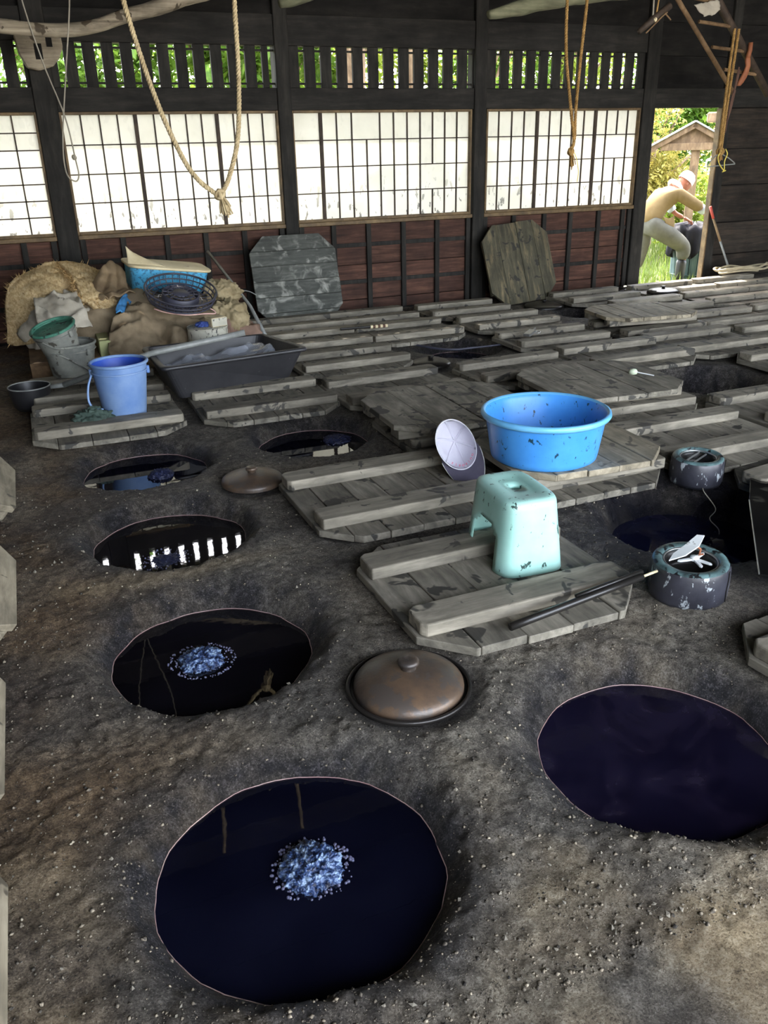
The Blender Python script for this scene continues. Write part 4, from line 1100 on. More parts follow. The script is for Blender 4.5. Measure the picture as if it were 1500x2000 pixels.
o = blob('net_bag', 'net', None, (.165, 4.60, .075), (.105, .060, .060), 4.2, .25, 4, .35)
tag(o, 'crumpled dark green net bag on the cover beside the blue bucket', 'net bag')

# black trough
def trough():
    t = thing('trough', 'big black plastic trough with clear sheet inside, left of the covers', 'trough')
    V = {'FL': Vector((.595, 4.80, .262)), 'FR': Vector((1.46, 4.90, .268)), 'BR': Vector((1.33, 5.44, .266)), 'BL': Vector((.565, 5.40, .264))}
    B = {'FL': Vector((.672, 4.87, .055)), 'FR': Vector((1.385, 4.97, .085)), 'BR': Vector((1.27, 5.38, .085)), 'BL': Vector((.63, 5.34, .075))}
    K = ('FL', 'FR', 'BR', 'BL')
    def rnd(D, ins, dz=0):
        c = sum((D[k] for k in K), Vector()) / 4; out = []
        for i, k in enumerate(K):
            p = D[k] + (c - D[k]).normalized() * ins; p.z = D[k].z + dz
            a = D[K[i - 1]]; b = D[K[(i + 1) % 4]]
            e0 = p + (a - p).normalized() * .05; e1 = p + (b - p).normalized() * .05
            for q in range(6):
                u = q / 5; z_ = e0.lerp(p, u).lerp(p.lerp(e1, u), u); out.append(z_)
        return out
    def loft(rings, close=True):
        n = len(rings[0]); VV = sum(rings, []); F = []
        for j in range(len(rings) - 1):
            for k in range(n): F.append((j * n + k, j * n + (k + 1) % n, (j + 1) * n + (k + 1) % n, (j + 1) * n + k))
        if close: F.append(tuple((len(rings) - 1) * n + k for k in range(n)))
        return MB().add(VV, F)
    loft([rnd(V, .0, -.004), rnd(B, 0)]).obj('body', M['blackplastic'], t, smooth=False)
    loft([rnd(V, .02), rnd(B, .012, .008)]).obj('inside', M['blackplastic'], t, smooth=False)
    loft([rnd(V, .02, 0), rnd(V, .012, .006), rnd(V, -.018, .004), rnd(V, -.026, -.006), rnd(V, -.022, -.018), rnd(V, .0, -.014)], False).obj('rim', M['blackplastic'], t, smooth=True)
trough()
# crumpled clear sheet inside the trough
def patch(name, label, cat, ctrl, mat, nu=28, nv=28, amp=.012, freq=9, thick=.006, seed=0, fold=0.0, group=None, crease=0.0):
    rows_ = [catmull(r, 1) for r in ctrl]
    def curve(P, t):
        n = len(P) - 1; x = min(max(t, 0), 1) * n; i = min(int(x), n - 1); u = x - i
        a = P[max(i - 1, 0)] if i > 0 else P[0] * 2 - P[1]; b = P[i]; c = P[i + 1]; d = P[i + 2] if i + 2 <= n else P[n] * 2 - P[n - 1]
        return 0.5 * ((2 * b) + (c - a) * u + (2 * a - 5 * b + 4 * c - d) * u * u + (3 * b - a - 3 * c + d) * u ** 3)
    C = [[Vector(p) for p in r] for r in ctrl]
    V = []; F = []
    for j in range(nv + 1):
        for i in range(nu + 1):
            u, v = i / nu, j / nv
            p = curve([curve(r, u) for r in C], v)
            d = amp * mnoise.fractal(p * freq + Vector((seed, 0, 0)), .9, 2.1, 4)
            if crease: d += crease * max(0, 1 - abs(mnoise.noise(Vector((p.x * 5 + p.z * 3, p.y * 4 - p.x * 2, p.z * 5 + seed))) * 3)) ** 2
            if fold: d += fold * math.sin(u * 22 + 5 * mnoise.noise(p * 4) + seed) * (.4 + .6 * v)
            V.append(p + Vector((.25 * d, -.7 * d, d)))
    for j in range(nv):
        for i in range(nu): F.append((j * (nu + 1) + i, j * (nu + 1) + i + 1, (j + 1) * (nu + 1) + i + 1, (j + 1) * (nu + 1) + i))
    o = MB().add(V, F).obj(name, M[mat], smooth=True)
    so = o.modifiers.new('thick', 'SOLIDIFY'); so.thickness = thick
    tag(o, label, cat, group); return o
patch('plastic_sheet', 'crumpled clear plastic sheet lying in the black trough', 'plastic sheet',
      [[(.66, 5.30, .17), (.9, 5.30, .20), (1.1, 5.30, .22), (1.28, 5.32, .25)], [(.66, 5.1, .11), (.9, 5.1, .16), (1.1, 5.15, .17), (1.32, 5.15, .24)], [(.72, 4.96, .12), (.9, 4.98, .15), (1.1, 5.02, .17), (1.32, 5.05, .20)]], 'clear', amp=.03, freq=6, thick=.001, crease=.03)

# pallet and boxes under the pile
pl_ = thing('pallet', 'brown wooden pallet end sticking out under the straw heap', 'pallet', (.10, 6.0, 0))
for k in range(3): MB().box(-.22 + k * .16, -.09 + k * .16, -.10, .9, .11, .13).obj('deck_board', M['crate'], pl_, bevel=.003)
for k in range(2): MB().box(-.22, .24, -.08 + k * .5, .02 + k * .5, .02, .11).obj('bearer', M['crate'], pl_, bevel=.003)
MB().box(-.22, .24, -.09, .0, .0, .02).obj('bottom_board', M['crate'], pl_, bevel=.002)
o = MB().box(.33, .41, 5.92, 6.25, .0, .23).obj('green_carton', M['greenbox'], bevel=.004); tag(o, 'pale green carton between the buckets and the brown blanket', 'carton')
MAT1 = [[(0.098, 6.95, 0.613), (0.247, 7.0, 0.616), (0.391, 7.05, 0.57)], [(-0.073, 6.75, 0.564), (0.115, 6.7, 0.556), (0.289, 6.75, 0.519)], [(-0.177, 6.62, 0.499), (0.001, 6.45, 0.438), (0.162, 6.42, 0.394)], [(-0.234, 6.5, 0.158), (-0.067, 6.4, 0.153), (0.109, 6.35, 0.195)]]
MAT2 = [[(0.177, 6.9, 0.62), (0.369, 6.95, 0.591), (0.507, 6.95, 0.516)], [(0.248, 6.6, 0.541), (0.379, 6.55, 0.501), (0.5, 6.6, 0.442)], [(0.276, 6.32, 0.434), (0.391, 6.3, 0.367), (0.53, 6.4, 0.365)]]
GREY = [[(-0.028, 6.35, 0.473), (0.124, 6.38, 0.48), (0.262, 6.4, 0.488)], [(-0.033, 6.22, 0.406), (0.105, 6.22, 0.412), (0.274, 6.25, 0.41)], [(-0.034, 6.1, 0.341), (0.1, 6.1, 0.311), (0.314, 6.15, 0.282)]]
ARCH = [[(0.388, 6.55, 0.525), (0.526, 6.65, 0.656), (0.63, 6.6, 0.586)], [(0.38, 6.4, 0.468), (0.499, 6.5, 0.50), (0.624, 6.5, 0.489)], [(0.42, 6.3, 0.443), (0.512, 6.35, 0.446), (0.66, 6.4, 0.445)]]
BLANKET = [[(0.496, 6.35, 0.333), (0.735, 6.45, 0.414), (0.957, 6.5, 0.344), (1.141, 6.4, 0.275)], [(0.42, 6.05, 0.255), (0.657, 6.2, 0.349), (0.881, 6.2, 0.275), (1.085, 6.15, 0.21)], [(0.379, 5.85, 0.175), (0.581, 5.9, 0.197), (0.789, 5.95, 0.148), (1.029, 6.0, 0.132)], [(0.364, 5.8, 0.02), (0.571, 5.82, 0.02), (0.77, 5.85, 0.02), (1.004, 5.9, 0.02)]]
PINKC = [[(1.232, 6.3, 0.238), (1.39, 6.4, 0.234), (1.484, 6.4, 0.168)], [(1.194, 6.15, 0.181), (1.357, 6.2, 0.175), (1.502, 6.25, 0.122)], [(1.176, 6.05, 0.03), (1.318, 6.05, 0.03), (1.489, 6.1, 0.02)]]
BLUEC = [[(0.57, 6.4, 0.442), (0.653, 6.45, 0.428)], [(0.504, 6.25, 0.40), (0.605, 6.3, 0.40)], [(0.483, 6.15, 0.365), (0.533, 6.18, 0.356)]]
m1 = patch('straw_mat', 'thick straw mat hanging over the left side of the heap', 'straw mat', MAT1, 'straw2', 36, 36, .02, 8, .035, 1, group='straw mats')
m2 = patch('straw_mat', 'straw mat with frayed edge beside the folded brown cloth', 'straw mat', MAT2, 'straw2', 36, 36, .02, 8, .035, 5, group='straw mats')
def strands(ctrl, n, parent, seed):
    rs = random.Random(seed); mb = MB(); C = [[Vector(p) for p in r] for r in ctrl]; nr, nc = len(C) - 1, len(C[0]) - 1
    def at(u, v):
        x, y = u * nc, v * nr; i, j = min(int(x), nc - 1), min(int(y), nr - 1); a, b = x - i, y - j
        return C[j][i].lerp(C[j][i + 1], a).lerp(C[j + 1][i].lerp(C[j + 1][i + 1], a), b)
    for k in range(n):
        u, v = rs.random(), rs.random() * .9
        p = at(u, v); q = at(min(1, max(0, u + rs.uniform(-.06, .06))), min(1, v + rs.uniform(.05, .14)))
        o1 = Vector((.25, -.72, .65)) * rs.uniform(.008, .026); o2 = Vector((.25, -.72, .65)) * rs.uniform(.006, .04)
        mb.tube([p + o1, (p + q) / 2 + (o1 + o2) / 2 + Vector((0, -.004, .004)), q + o2], .0017, 3, cap=False)
    o = mb.obj('straw_strands', M['straw'], parent); o['kind'] = 'stuff'
strands(MAT1, 2600, m1, 4); strands(MAT2, 1500, m2, 5)
# frayed straw along the mat edges
def fringe(name, label, ctrl, n, parent):
    mb = MB()
    for p0, p1, c in ctrl:
        p0, p1 = Vector(p0), Vector(p1)
        for k in range(c):
            p = p0.lerp(p1, random.random()) + Vector((random.uniform(-.015, .015), random.uniform(-.02, .02), random.uniform(-.012, .03)))
            q = p + Vector((random.uniform(-.045, .035), random.uniform(-.045, .01), random.uniform(-.03, .05)))
            s = .0034
            mb.add([p + Vector((s, 0, 0)), p + Vector((-s, 0, s)), p + Vector((0, s, -s)), q], [(0, 1, 3), (1, 2, 3), (2, 0, 3)])
    o = mb.obj(name, M['straw'], parent); o['kind'] = 'stuff'; return o
E1 = [(MAT1[0][0], MAT1[1][0], 70), (MAT1[1][0], MAT1[2][0], 90), (MAT1[2][0], MAT1[3][0], 150), (MAT1[0][0], MAT1[0][2], 70), (MAT1[3][0], MAT1[3][2], 70)]
fringe('frayed_straw', '', E1, 0, m1)
E2 = [(MAT2[0][0], MAT2[1][0], 90), (MAT2[1][0], MAT2[2][0], 120), (MAT2[2][0], MAT2[2][2], 70), (MAT2[0][0], MAT2[0][2], 80)]
fringe('frayed_straw', '', E2, 0, m2)
patch('grey_sheet', 'greyish crumpled sheet between straw mat and buckets', 'sheet', GREY, 'sack_g', amp=.02, freq=9, thick=.008, seed=2, crease=.035)
patch('folded_cloth', 'stiff brown cloth folded into an arch beside the blue tub', 'cloth', ARCH, 'leather', amp=.02, freq=8, thick=.008, seed=3, fold=.012)
patch('brown_blanket', 'brown blanket draped over the middle of the heap, behind the trough', 'blanket', BLANKET, 'sack', 70, 56, .03, 5, .012, 4, fold=.006, crease=.05)
patch('pink_brown_cloth', 'dusty pink-brown cloth at the right foot of the heap', 'cloth', PINKC, 'pinkcloth', amp=.02, freq=10, thick=.008, seed=6, crease=.04)
patch('blue_cloth', 'small bright blue cloth beneath the black round basket', 'cloth', BLUEC, 'bluecloth', 14, 14, .03, 12, .006, 7)
o = blob('filled_bag', 'sack_y', None, (1.285, 6.30, .225), (.155, .15, .14), 2.2, .16, 4, .35, rot=(0, 0, .3)); tag(o, 'bulging yellowed bag at the right side of the heap', 'bag', 'bags in the heap')
o = blob('filled_bag', 'sack_y', None, (1.30, 6.52, .40), (.145, .13, .085), 6.1, .2, 4, .35, rot=(0, .15, 0)); tag(o, 'flatter pale bag on top of the bulging bag, behind the round basket', 'bag', 'bags in the heap')
o = blob('heap_core', 'sack', None, (.55, 6.72, .20), (.66, .50, .30), 9.3, .12, 3, .2); tag(o, 'brown cloth bundle filling the heap under mats and tub', 'bundle')
o = blob('cloth_bundle', 'sack', None, (1.0, 6.5, .17), (.42, .33, .22), 3.3, .15, 3, .3); tag(o, 'brown cloth bundle under the round basket', 'bundle')
o = blob('cloth_bundle', 'sack_g', None, (.16, 6.5, .22), (.27, .22, .25), 5.3, .12, 3, .3); tag(o, 'greyish bundle below the left straw mat', 'bundle')
# blue tub with cream lid
tb = thing('tub', 'mottled light blue tub tilted on the heap with warped cream lid', 'tub', (.905, 6.62, .44), (R(3), R(8), R(4)))
def rrect(hx, hy, r, z, n=6):
    out = []
    for cx, cy, a0 in ((hx - r, hy - r, 0), (-hx + r, hy - r, 90), (-hx + r, -hy + r, 180), (hx - r, -hy + r, 270)):
        for k in range(n + 1):
            a = R(a0 + 90 * k / n); out.append(Vector((cx + r * math.cos(a), cy + r * math.sin(a), z)))
    return out
def loftr(rings, c0=True, c1=True):
    n = len(rings[0]); VV = sum(rings, []); F = []
    for j in range(len(rings) - 1):
        for k in range(n): F.append((j * n + k, j * n + (k + 1) % n, (j + 1) * n + (k + 1) % n, (j + 1) * n + k))
    if c0: F.append(tuple(range(n - 1, -1, -1)))
    if c1: F.append(tuple((len(rings) - 1) * n + k for k in range(n)))
    return MB().add(VV, F)
loftr([rrect(.265, .16, .07, 0), rrect(.288, .18, .08, .165)], True, False).obj('body', M['bluetub'], tb, smooth=True)
lidm = loftr([rrect(.302, .195, .08, .160), rrect(.306, .199, .08, .172), rrect(.300, .192, .08, .180), rrect(.15, .09, .06, .186)])
lidm.obj('lid', M['cream'], tb, smooth=True)
fl = patch('torn_flap', '', None, [[(-.30, -.12, .182), (-.18, -.14, .182), (-.04, -.15, .182)], [(-.30, -.08, .235), (-.20, -.09, .225), (-.06, -.10, .19)], [(-.305, -.05, .29), (-.25, -.05, .25), (-.10, -.06, .195)]], 'cream', 12, 12, .006, 9, .004, 2)
fl.parent = tb
# round black lattice basket
bk = thing('round_basket', 'round dark plastic lattice basket tipped forward on the heap', 'basket', (.935, 6.12, .455), (R(20), R(2), R(10)))
for rr_, z, th in ((.245, .045, .007), (.238, .01, .005), (.225, -.02, .006), (.185, -.028, .004), (.15, -.03, .004)): MB().torus(rr_, th, 56, 6, z).obj('ring', M['basketm'], bk, smooth=True)
MB().lathe([(.128, -.035), (.13, .018), (.122, .022), (.118, -.03)], 48).obj('hub_wall', M['basketm'], bk, smooth=True)
MB().torus(.09, .005, 40, 6, .018).obj('ring', M['basketm'], bk, smooth=True)
MB().lathe([(.001, .022), (.055, .022), (.058, .014), (.001, .012)], 40).obj('hub_disc', M['basketm'], bk, smooth=True)
spk = MB().tube([(.05, 0, .018), (.124, .012, .018)], .004, 6).mesh('spoke', M['basketm'])
spo = MB().tube([(.126, 0, -.03), (.185, .0, -.029), (.225, 0, -.02), (.238, 0, .01), (.246, 0, .045)], .0032, 5).mesh('rib', M['basketm'])
for k in range(14): obj('spoke', spk, bk, rot=(0, 0, 2 * math.pi * k / 14))
for k in range(30): obj('rib', spo, bk, rot=(0, 0, 2 * math.pi * k / 30))
o = MB().tube(catmull([(.73, 6.02, .395), (.80, 5.97, .372), (.93, 5.93, .35), (1.06, 5.94, .345), (1.13, 5.97, .335), (1.14, 5.99, .345), (1.10, 6.02, .375)], 5), .0045, 7).obj('wire_hanger', M['pinkwire'], smooth=True)
tag(o, 'pink coated wire hanger poking out under the round basket', 'hanger')
# flaking tin with a wooden block and rag on it
tn = thing('round_tin', 'flaked white round tin behind the trough', 'tin', (1.055, 5.88, .15))
MB().lathe([(.001, 0), (.132, 0), (.138, .006), (.138, .115), (.132, .12), (.001, .118)], 48).obj('body', M['tin'], tn, smooth=True)
MB().torus(.137, .004, 48, 6, .118).obj('rim', M['tin'], tn, smooth=True)
wbk = thing('wood_block', 'bleached wooden block lying on the flaked round tin', 'block', (1.115, 5.86, .271), (0, 0, R(18)))
MB().box(-.058, .062, -.045, .045, 0, .062).obj('block', M['cream'], wbk, bevel=.006)
MB().box(-.056, .060, -.0465, -.0445, .004, .058).obj('worn_face', M['tin'], wbk)
o = blob('blue_rag', 'bluecap', None, (1.02, 5.86, .287), (.045, .035, .022), 1.5, .3, 4, .3); tag(o, 'small navy blue rag beside the wooden block on the tin', 'rag')
# grey pole with wire
po = thing('grey_pole', 'thin grey metal pole leaning across the right side of the heap', 'pole', (1.56, 6.25, .07))
MB().tube([(-.20, .95, .555), (-.04, .28, .20), (0, 0, 0)], [.013, .013, .016], 12).obj('shaft', M['pipe'], po, smooth=True)
MB().torus(.02, .005, 20, 6).xf(Matrix.Translation((-.09, .47, .30))).obj('wire_loop', M['pipe'], po, smooth=True)
MB().tube(catmull([(-.09, .47, .30), (.0, .46, .285), (.06, .47, .25)], 5), .004, 6).obj('wire', M['pipe'], po)

# ================================================================== HANGING THINGS
def twisted(mbpts, r, name, mat, parent=None, pitch=.05, n=3):
    """rope of n strands laid around a centre line"""
    P = catmull(mbpts, 10); L = [0]
    for a, b in zip(P, P[1:]): L.append(L[-1] + (b - a).length)
    Q = []; tot = L[-1]; cnt = max(8, int(tot / (pitch / 8))); j = 0
    for i in range(cnt + 1):
        s = tot * i / cnt
        while j < len(L) - 2 and L[j + 1] < s: j += 1
        u = (s - L[j]) / max(1e-9, L[j + 1] - L[j]); Q.append((s, P[j].lerp(P[j + 1], u)))
    mb = MB(); frames = []; prev = None
    for i, (s, p) in enumerate(Q):
        t = (Q[min(i + 1, cnt)][1] - Q[max(i - 1, 0)][1]).normalized()
        a = t.orthogonal().normalized() if prev is None else (prev - t * prev.dot(t)).normalized()
        prev = a; frames.append((s, p, a, t.cross(a)))
    for k in range(n):
        pts = [p + (a * math.cos(2 * math.pi * (s / pitch + k / n)) + b * math.sin(2 * math.pi * (s / pitch + k / n))) * r * .5 for s, p, a, b in frames]
        mb.tube(pts, r * .56, 6)
    return mb.obj(name, M[mat], parent, smooth=True)
def knot(name, mat, parent, loc, r, seed):
    rs = random.Random(seed); mb = MB()
    for k in range(4):
        ax = Vector((rs.uniform(-1, 1), rs.uniform(-1, 1), rs.uniform(-.6, .6))).normalized()
        m = MB().torus(r * rs.uniform(.8, 1.1), r * .5, 20, 8, 0); m.xf(ax.to_track_quat('Z', 'Y').to_matrix().to_4x4()); mb.add(m.v, m.f)
    return mb.obj(name, M[mat], parent, loc=loc, smooth=True)
def tassel(name, mat, parent, p0, d, L, spread, n, seed):
    rs = random.Random(seed); mb = MB(); d = Vector(d).normalized()
    for k in range(n):
        off = Vector((rs.gauss(0, 1), rs.gauss(0, 1), rs.gauss(0, 1))) * spread
        mb.tube([Vector(p0) + off * .3, Vector(p0) + off * .8 + d * L * .5, Vector(p0) + off + d * L * rs.uniform(.8, 1.1)], .0035, 5)
    return mb.obj(name, M[mat], parent)
YR = 3.9
kx, kz = .795, 1.21
r1 = thing('hanging_rope', 'thick pale rope loop hanging from the roof, ending in a frayed knot', 'rope', (kx, YR, kz))
kk = .395 / .395
twisted([(-.32, 0, 1.1), (-.305, 0, .9), (-.285, 0, .70), (-.21, 0, .38), (-.13, 0, .16), (-.07, 0, .06), (0, 0, .0)], .0105, 'strand', 'rope', r1, .045)
twisted([(.17, 0, 1.1), (.16, 0, .9), (.152, 0, .70), (.145, 0, .45), (.12, 0, .22), (.07, 0, .07), (.03, 0, .0)], .0105, 'strand', 'rope', r1, .045)
knot('knot', 'rope', r1, (.02, 0, -.005), .018, 3)
tassel('frayed_end', 'rope', r1, (.028, 0, -.02), (.25, 0, -1), .065, .011, 34, 5)
Y2 = 5.5
r2_ = thing('hanging_rope', 'paired brown hemp rope hanging in front of the third window, knotted low', 'rope', (3.68, Y2, 1.34))
twisted([(-.10, 0, 1.3), (-.10, 0, .91), (-.085, 0, .60), (-.02, 0, .25), (.02, 0, .05), (.0, 0, 0)], .011, 'strand', 'rope_b', r2_, .05)
twisted([(.055, 0, 1.3), (.055, 0, .91), (.035, 0, .60), (.02, 0, .25), (.025, 0, .08), (.01, 0, 0)], .011, 'strand', 'rope_b', r2_, .05)
knot('knot', 'rope_b', r2_, (.0, 0, -.02), .020, 8)
tassel('frayed_end', 'rope_b', r2_, (.01, 0, -.03), (.1, 0, -1), .09, .010, 14, 9)
MB().tube(catmull([(.01, 0, .0), (.05, 0, -.06), (.075, 0, -.15), (.07, 0, -.22)], 5), .003, 5).obj('loose_string', M['yellow'], r2_)
Y3 = 6.3
r3_ = thing('hanging_rope', 'double hemp rope hanging from the ladder, tied at its lower end', 'rope', (5.765, Y3, 1.30))
twisted([(-.015, 0, .92), (-.02, 0, .6), (-.022, 0, .3), (-.02, 0, 0)], .012, 'strand', 'rope_b', r3_, .05)
twisted([(.03, 0, .92), (.018, 0, .6), (.006, 0, .3), (.004, 0, 0)], .012, 'strand', 'rope_b', r3_, .05)
knot('knot', 'rope_b', r3_, (-.005, 0, -.02), .024, 4)
tassel('frayed_end', 'rope_b', r3_, (.0, 0, -.04), (.15, 0, -1), .05, .008, 10, 2)
hg = thing('wire_hanger', 'bent grey wire hanger swinging from the rope beside the doorway', 'hanger', (5.765, Y3, 1.245))
MB().tube(catmull([(-.13, 0, -.085), (-.10, 0, -.04), (-.04, 0, .005), (.02, 0, .012), (.10, 0, -.02), (.17, 0, -.06), (.175, 0, -.075)], 5), .0045, 6).obj('shoulder', M['pipe'], hg, smooth=True)
MB().tube([(-.13, 0, -.085), (.175, 0, -.07)], .0045, 6).obj('bar', M['pipe'], hg)
MB().tube(catmull([(-.0, 0, .012), (.0, 0, .03), (.02, 0, .045), (.035, 0, .03)], 4), .004, 6).obj('hook', M['pipe'], hg)
ys_ = thing('yellow_string', 'yellow string looped through the bent wire hanger', 'string', (5.78, Y3 - .02, 1.24))
MB().tube(catmull([(-.02, 0, .05), (-.055, 0, 0), (-.03, 0, -.06), (.03, 0, -.11), (.025, 0, -.04), (.045, 0, .02), (.02, 0, .06)], 6), .005, 6).obj('loop', M['yellow'], ys_, smooth=True)
MB().tube([(.03, 0, -.11), (.015, 0, -.125), (.05, 0, -.115)], .005, 6).obj('bow', M['yellow'], ys_)
YC = 5.4
cd = thing('thin_cord', 'thin grey cord hanging in a narrow loop at the left post', 'cord', (.26, YC, 1.24))
MB().tube(catmull([(-.08, 0, 1.1), (-.075, 0, .9), (-.02, 0, .6), (.05, 0, .33), (.07, 0, .12), (.075, 0, .03), (.05, 0, -.0), (.01, 0, .05), (.02, 0, .22), (.09, 0, .55), (.165, 0, .9), (.168, 0, 1.1)], 8), .0042, 7).obj('loop', M['cord'], cd, smooth=True)
knot('knot', 'cord', cd, (.065, 0, .125), .010, 4)
# wooden hanging hook piece at the top right
tp = thing('hanging_hook', 'short dark wooden rod slung on a cord above the doorway', 'hook', (4.29, 5.5, 2.15))
MB().tube([(-.115, 0, -.075), (.0, 0, .005), (.13, 0, .09)], [.018, .026, .024], 12).obj('rod', M['muntin'], tp, smooth=True)
MB().tube([(-.075, -.03, -.085), (.05, -.03, .02), (.09, -.03, .045)], .005, 6).obj('stick', M['crate'], tp)
MB().tube([(.07, -.03, .04), (.125, -.03, -.0)], .005, 6).obj('peg', M['crate'], tp)
MB().tube([(-.005, 0, .0), (-.02, 0, .3), (-.02, 0, .9)], .006, 6).obj('cord', M['cord'], tp)
MB().tube([(.02, 0, .02), (.05, 0, .3), (.06, 0, .9)], .006, 6).obj('cord', M['rope_b'], tp)
knot('lashing', 'cream', tp, (-.0, -.02, -.0), .010, 6)
# ladder
ll = thing('ladder', 'old wooden ladder hanging aslant at the top right above the doorway', 'ladder', (5.7, 6.5, 2.0))
T0 = Vector((5.7, 6.5, 2.0))
def lp(x, y, z): return Vector((x, y, z)) - T0
MB().tube([lp(4.98, 6.5, 2.75), lp(5.34, 6.5, 2.40), lp(6.01, 6.5, 1.75)], [.018, .020, .020], 8).obj('rail', M['crate'], ll, smooth=True)
MB().tube([lp(5.36, 6.5, 2.81), lp(5.67, 6.5, 2.49), lp(6.41, 6.5, 1.74)], [.034, .036, .034], 8).obj('rail', M['muntin'], ll, smooth=True)
for a, b in (((5.53, 2.29), (5.90, 2.26)), ((5.70, 2.105), (6.08, 2.075)), ((5.86, 1.935), (6.27, 1.895)), ((5.33, 2.47), (5.72, 2.43))):
    MB().tube([lp(a[0], 6.49, a[1]), lp(b[0], 6.49, b[1])], .014, 8).obj('rung', M['crate'], ll)
gv = thing('glove', 'orange-brown work glove hanging from the ladder rung', 'glove', (6.03, 6.44, 1.94))
gm = loftr([[Vector((math.cos(a) * sx + ox, math.sin(a) * .018, z)) for a in [2 * math.pi * k / 14 for k in range(14)]] for sx, ox, z in ((.022, .03, .09), (.028, .035, .06), (.024, .045, .02), (.03, .03, -.03), (.034, .01, -.07), (.03, -.015, -.11), (.016, -.03, -.135))])
gm.obj('palm', M['orange'], gv, smooth=True)
MB().tube([(.03, 0, .085), (.045, 0, .14), (.04, 0, .20)], .02, 8).obj('cuff', M['orange'], gv, smooth=True)
rg = thing('hanging_rag', 'dark torn rag strips dangling beside the rope and ladder', 'rag', (5.93, 6.42, 1.75))
for k, (dx, dz, L) in enumerate(((0, .2, .42), (.012, .18, .3), (-.01, .02, .34))):
    MB().tube(catmull([(dx + .03, 0, dz), (dx + .01, 0, dz - L * .4), (dx - .015, 0, dz - L * .7), (dx - .02, 0, dz - L)], 5), [.008] * 15 + [.003], 6).obj('strip', M['rag'], rg)
sp_ = patch('paper_scrap', 'pale crumpled paper scrap wedged in the top of the ladder', 'paper', [[(5.42, 6.44, 2.40), (5.55, 6.44, 2.42), (5.68, 6.44, 2.44)], [(5.46, 6.43, 2.35), (5.56, 6.42, 2.38), (5.68, 6.43, 2.37)], [(5.52, 6.42, 2.32), (5.58, 6.42, 2.33), (5.63, 6.42, 2.34)]], 'sack_g', 12, 12, .02, 12, .004, 4)

# ================================================================== BY THE DOORWAY
hoe = thing('hoe', 'red-tipped long tool handle leaning on the smoked planks by the doorway', 'tool', (6.93, 7.20, .06))
MB().tube([(0, 0, 0), (-.14, .06, .33)], .011, 10).obj('shaft', M['pipe'], hoe, smooth=True)
MB().tube([(-.14, .06, .33), (-.235, .10, .56)], .012, 10).obj('wood_section', M['pale'], hoe, smooth=True)
MB().tube([(-.235, .10, .56), (-.28, .115, .68)], .014, 10).obj('red_grip', M['red'], hoe, smooth=True)
hs = thing('hose', 'beige hose lying in loose coils at the foot of the smoked plank wall', 'hose', (6.75, 6.98, .1))
hpts = []
for k in range(46):
    a = k * .42; rr_ = .20 + .05 * math.sin(k * .7)
    hpts.append((rr_ * 1.35 * math.cos(a) + .004 * k, rr_ * .55 * math.sin(a), .015 + .012 * math.sin(k * 1.3) + .001 * k))
hpts += [(.45, .0, .05), (.62, .02, .12), (.85, .03, .13)]
MB().tube(catmull(hpts, 4), .011, 7).obj('coil', M['hose'], hs, smooth=True)

# ================================================================== OUTSIDE
GZ = -.46
V = []; F = []; nx, ny = 60, 40
for j in range(ny + 1):
    for i in range(nx + 1):
        x = -14 + 46 * i / nx; y = WALL_Y + .12 + 30 * j / ny
        V.append((x, y, GZ + .10 * mnoise.noise(Vector((x * .4, y * .4, 0))) + .012 * max(0, y - 11)))
for j in range(ny):
    for i in range(nx): F.append((j * (nx + 1) + i, j * (nx + 1) + i + 1, (j + 1) * (nx + 1) + i + 1, (j + 1) * (nx + 1) + i))
o = MB().add(V, F).obj('garden_ground', M['ground'], smooth=True); o['kind'] = 'structure'
o = MB().box(XL, XR, WALL_Y - .10, WALL_Y + .13, -.6, -.03).obj('trim_4', M['stone']); o['kind'] = 'structure'
o = MB().box(-20, 30, -16, YF - .05, -.08, -.02).obj('front_bounce_yard', M['yard_bounce']); o['kind'] = 'structure'  # unseen yard behind the camera, paled as a sun reflector for the room
# grass outside the doorway
def grass():
    rs = random.Random(3); V = []; F = []
    for k in range(9000):
        x = rs.uniform(6.2, 13.5); y = rs.uniform(7.9, 15.0)
        z = GZ + .10 * mnoise.noise(Vector((x * .4, y * .4, 0))) + .012 * max(0, y - 11)
        h = rs.uniform(.06, .30); a = rs.random() * 6.28; w = .010
        dx, dy = math.cos(a) * w, math.sin(a) * w; lx, ly = rs.uniform(-.1, .1), rs.uniform(-.1, .1)
        n = len(V); V += [(x - dx, y - dy, z), (x + dx, y + dy, z), (x + dx * .7 + lx * .4, y + dy * .7 + ly * .4, z + h * .6), (x - dx * .7 + lx * .4, y - dy * .7 + ly * .4, z + h * .6), (x + lx, y + ly, z + h)]
        F += [(n, n + 1, n + 2, n + 3), (n + 3, n + 2, n + 4)]
    o = obj('grass', mesh_of('grass', V, F, M['grass'])); tag(o, 'sunlit yellow-green grass growing outside the doorway', 'grass', kind='stuff')
grass()
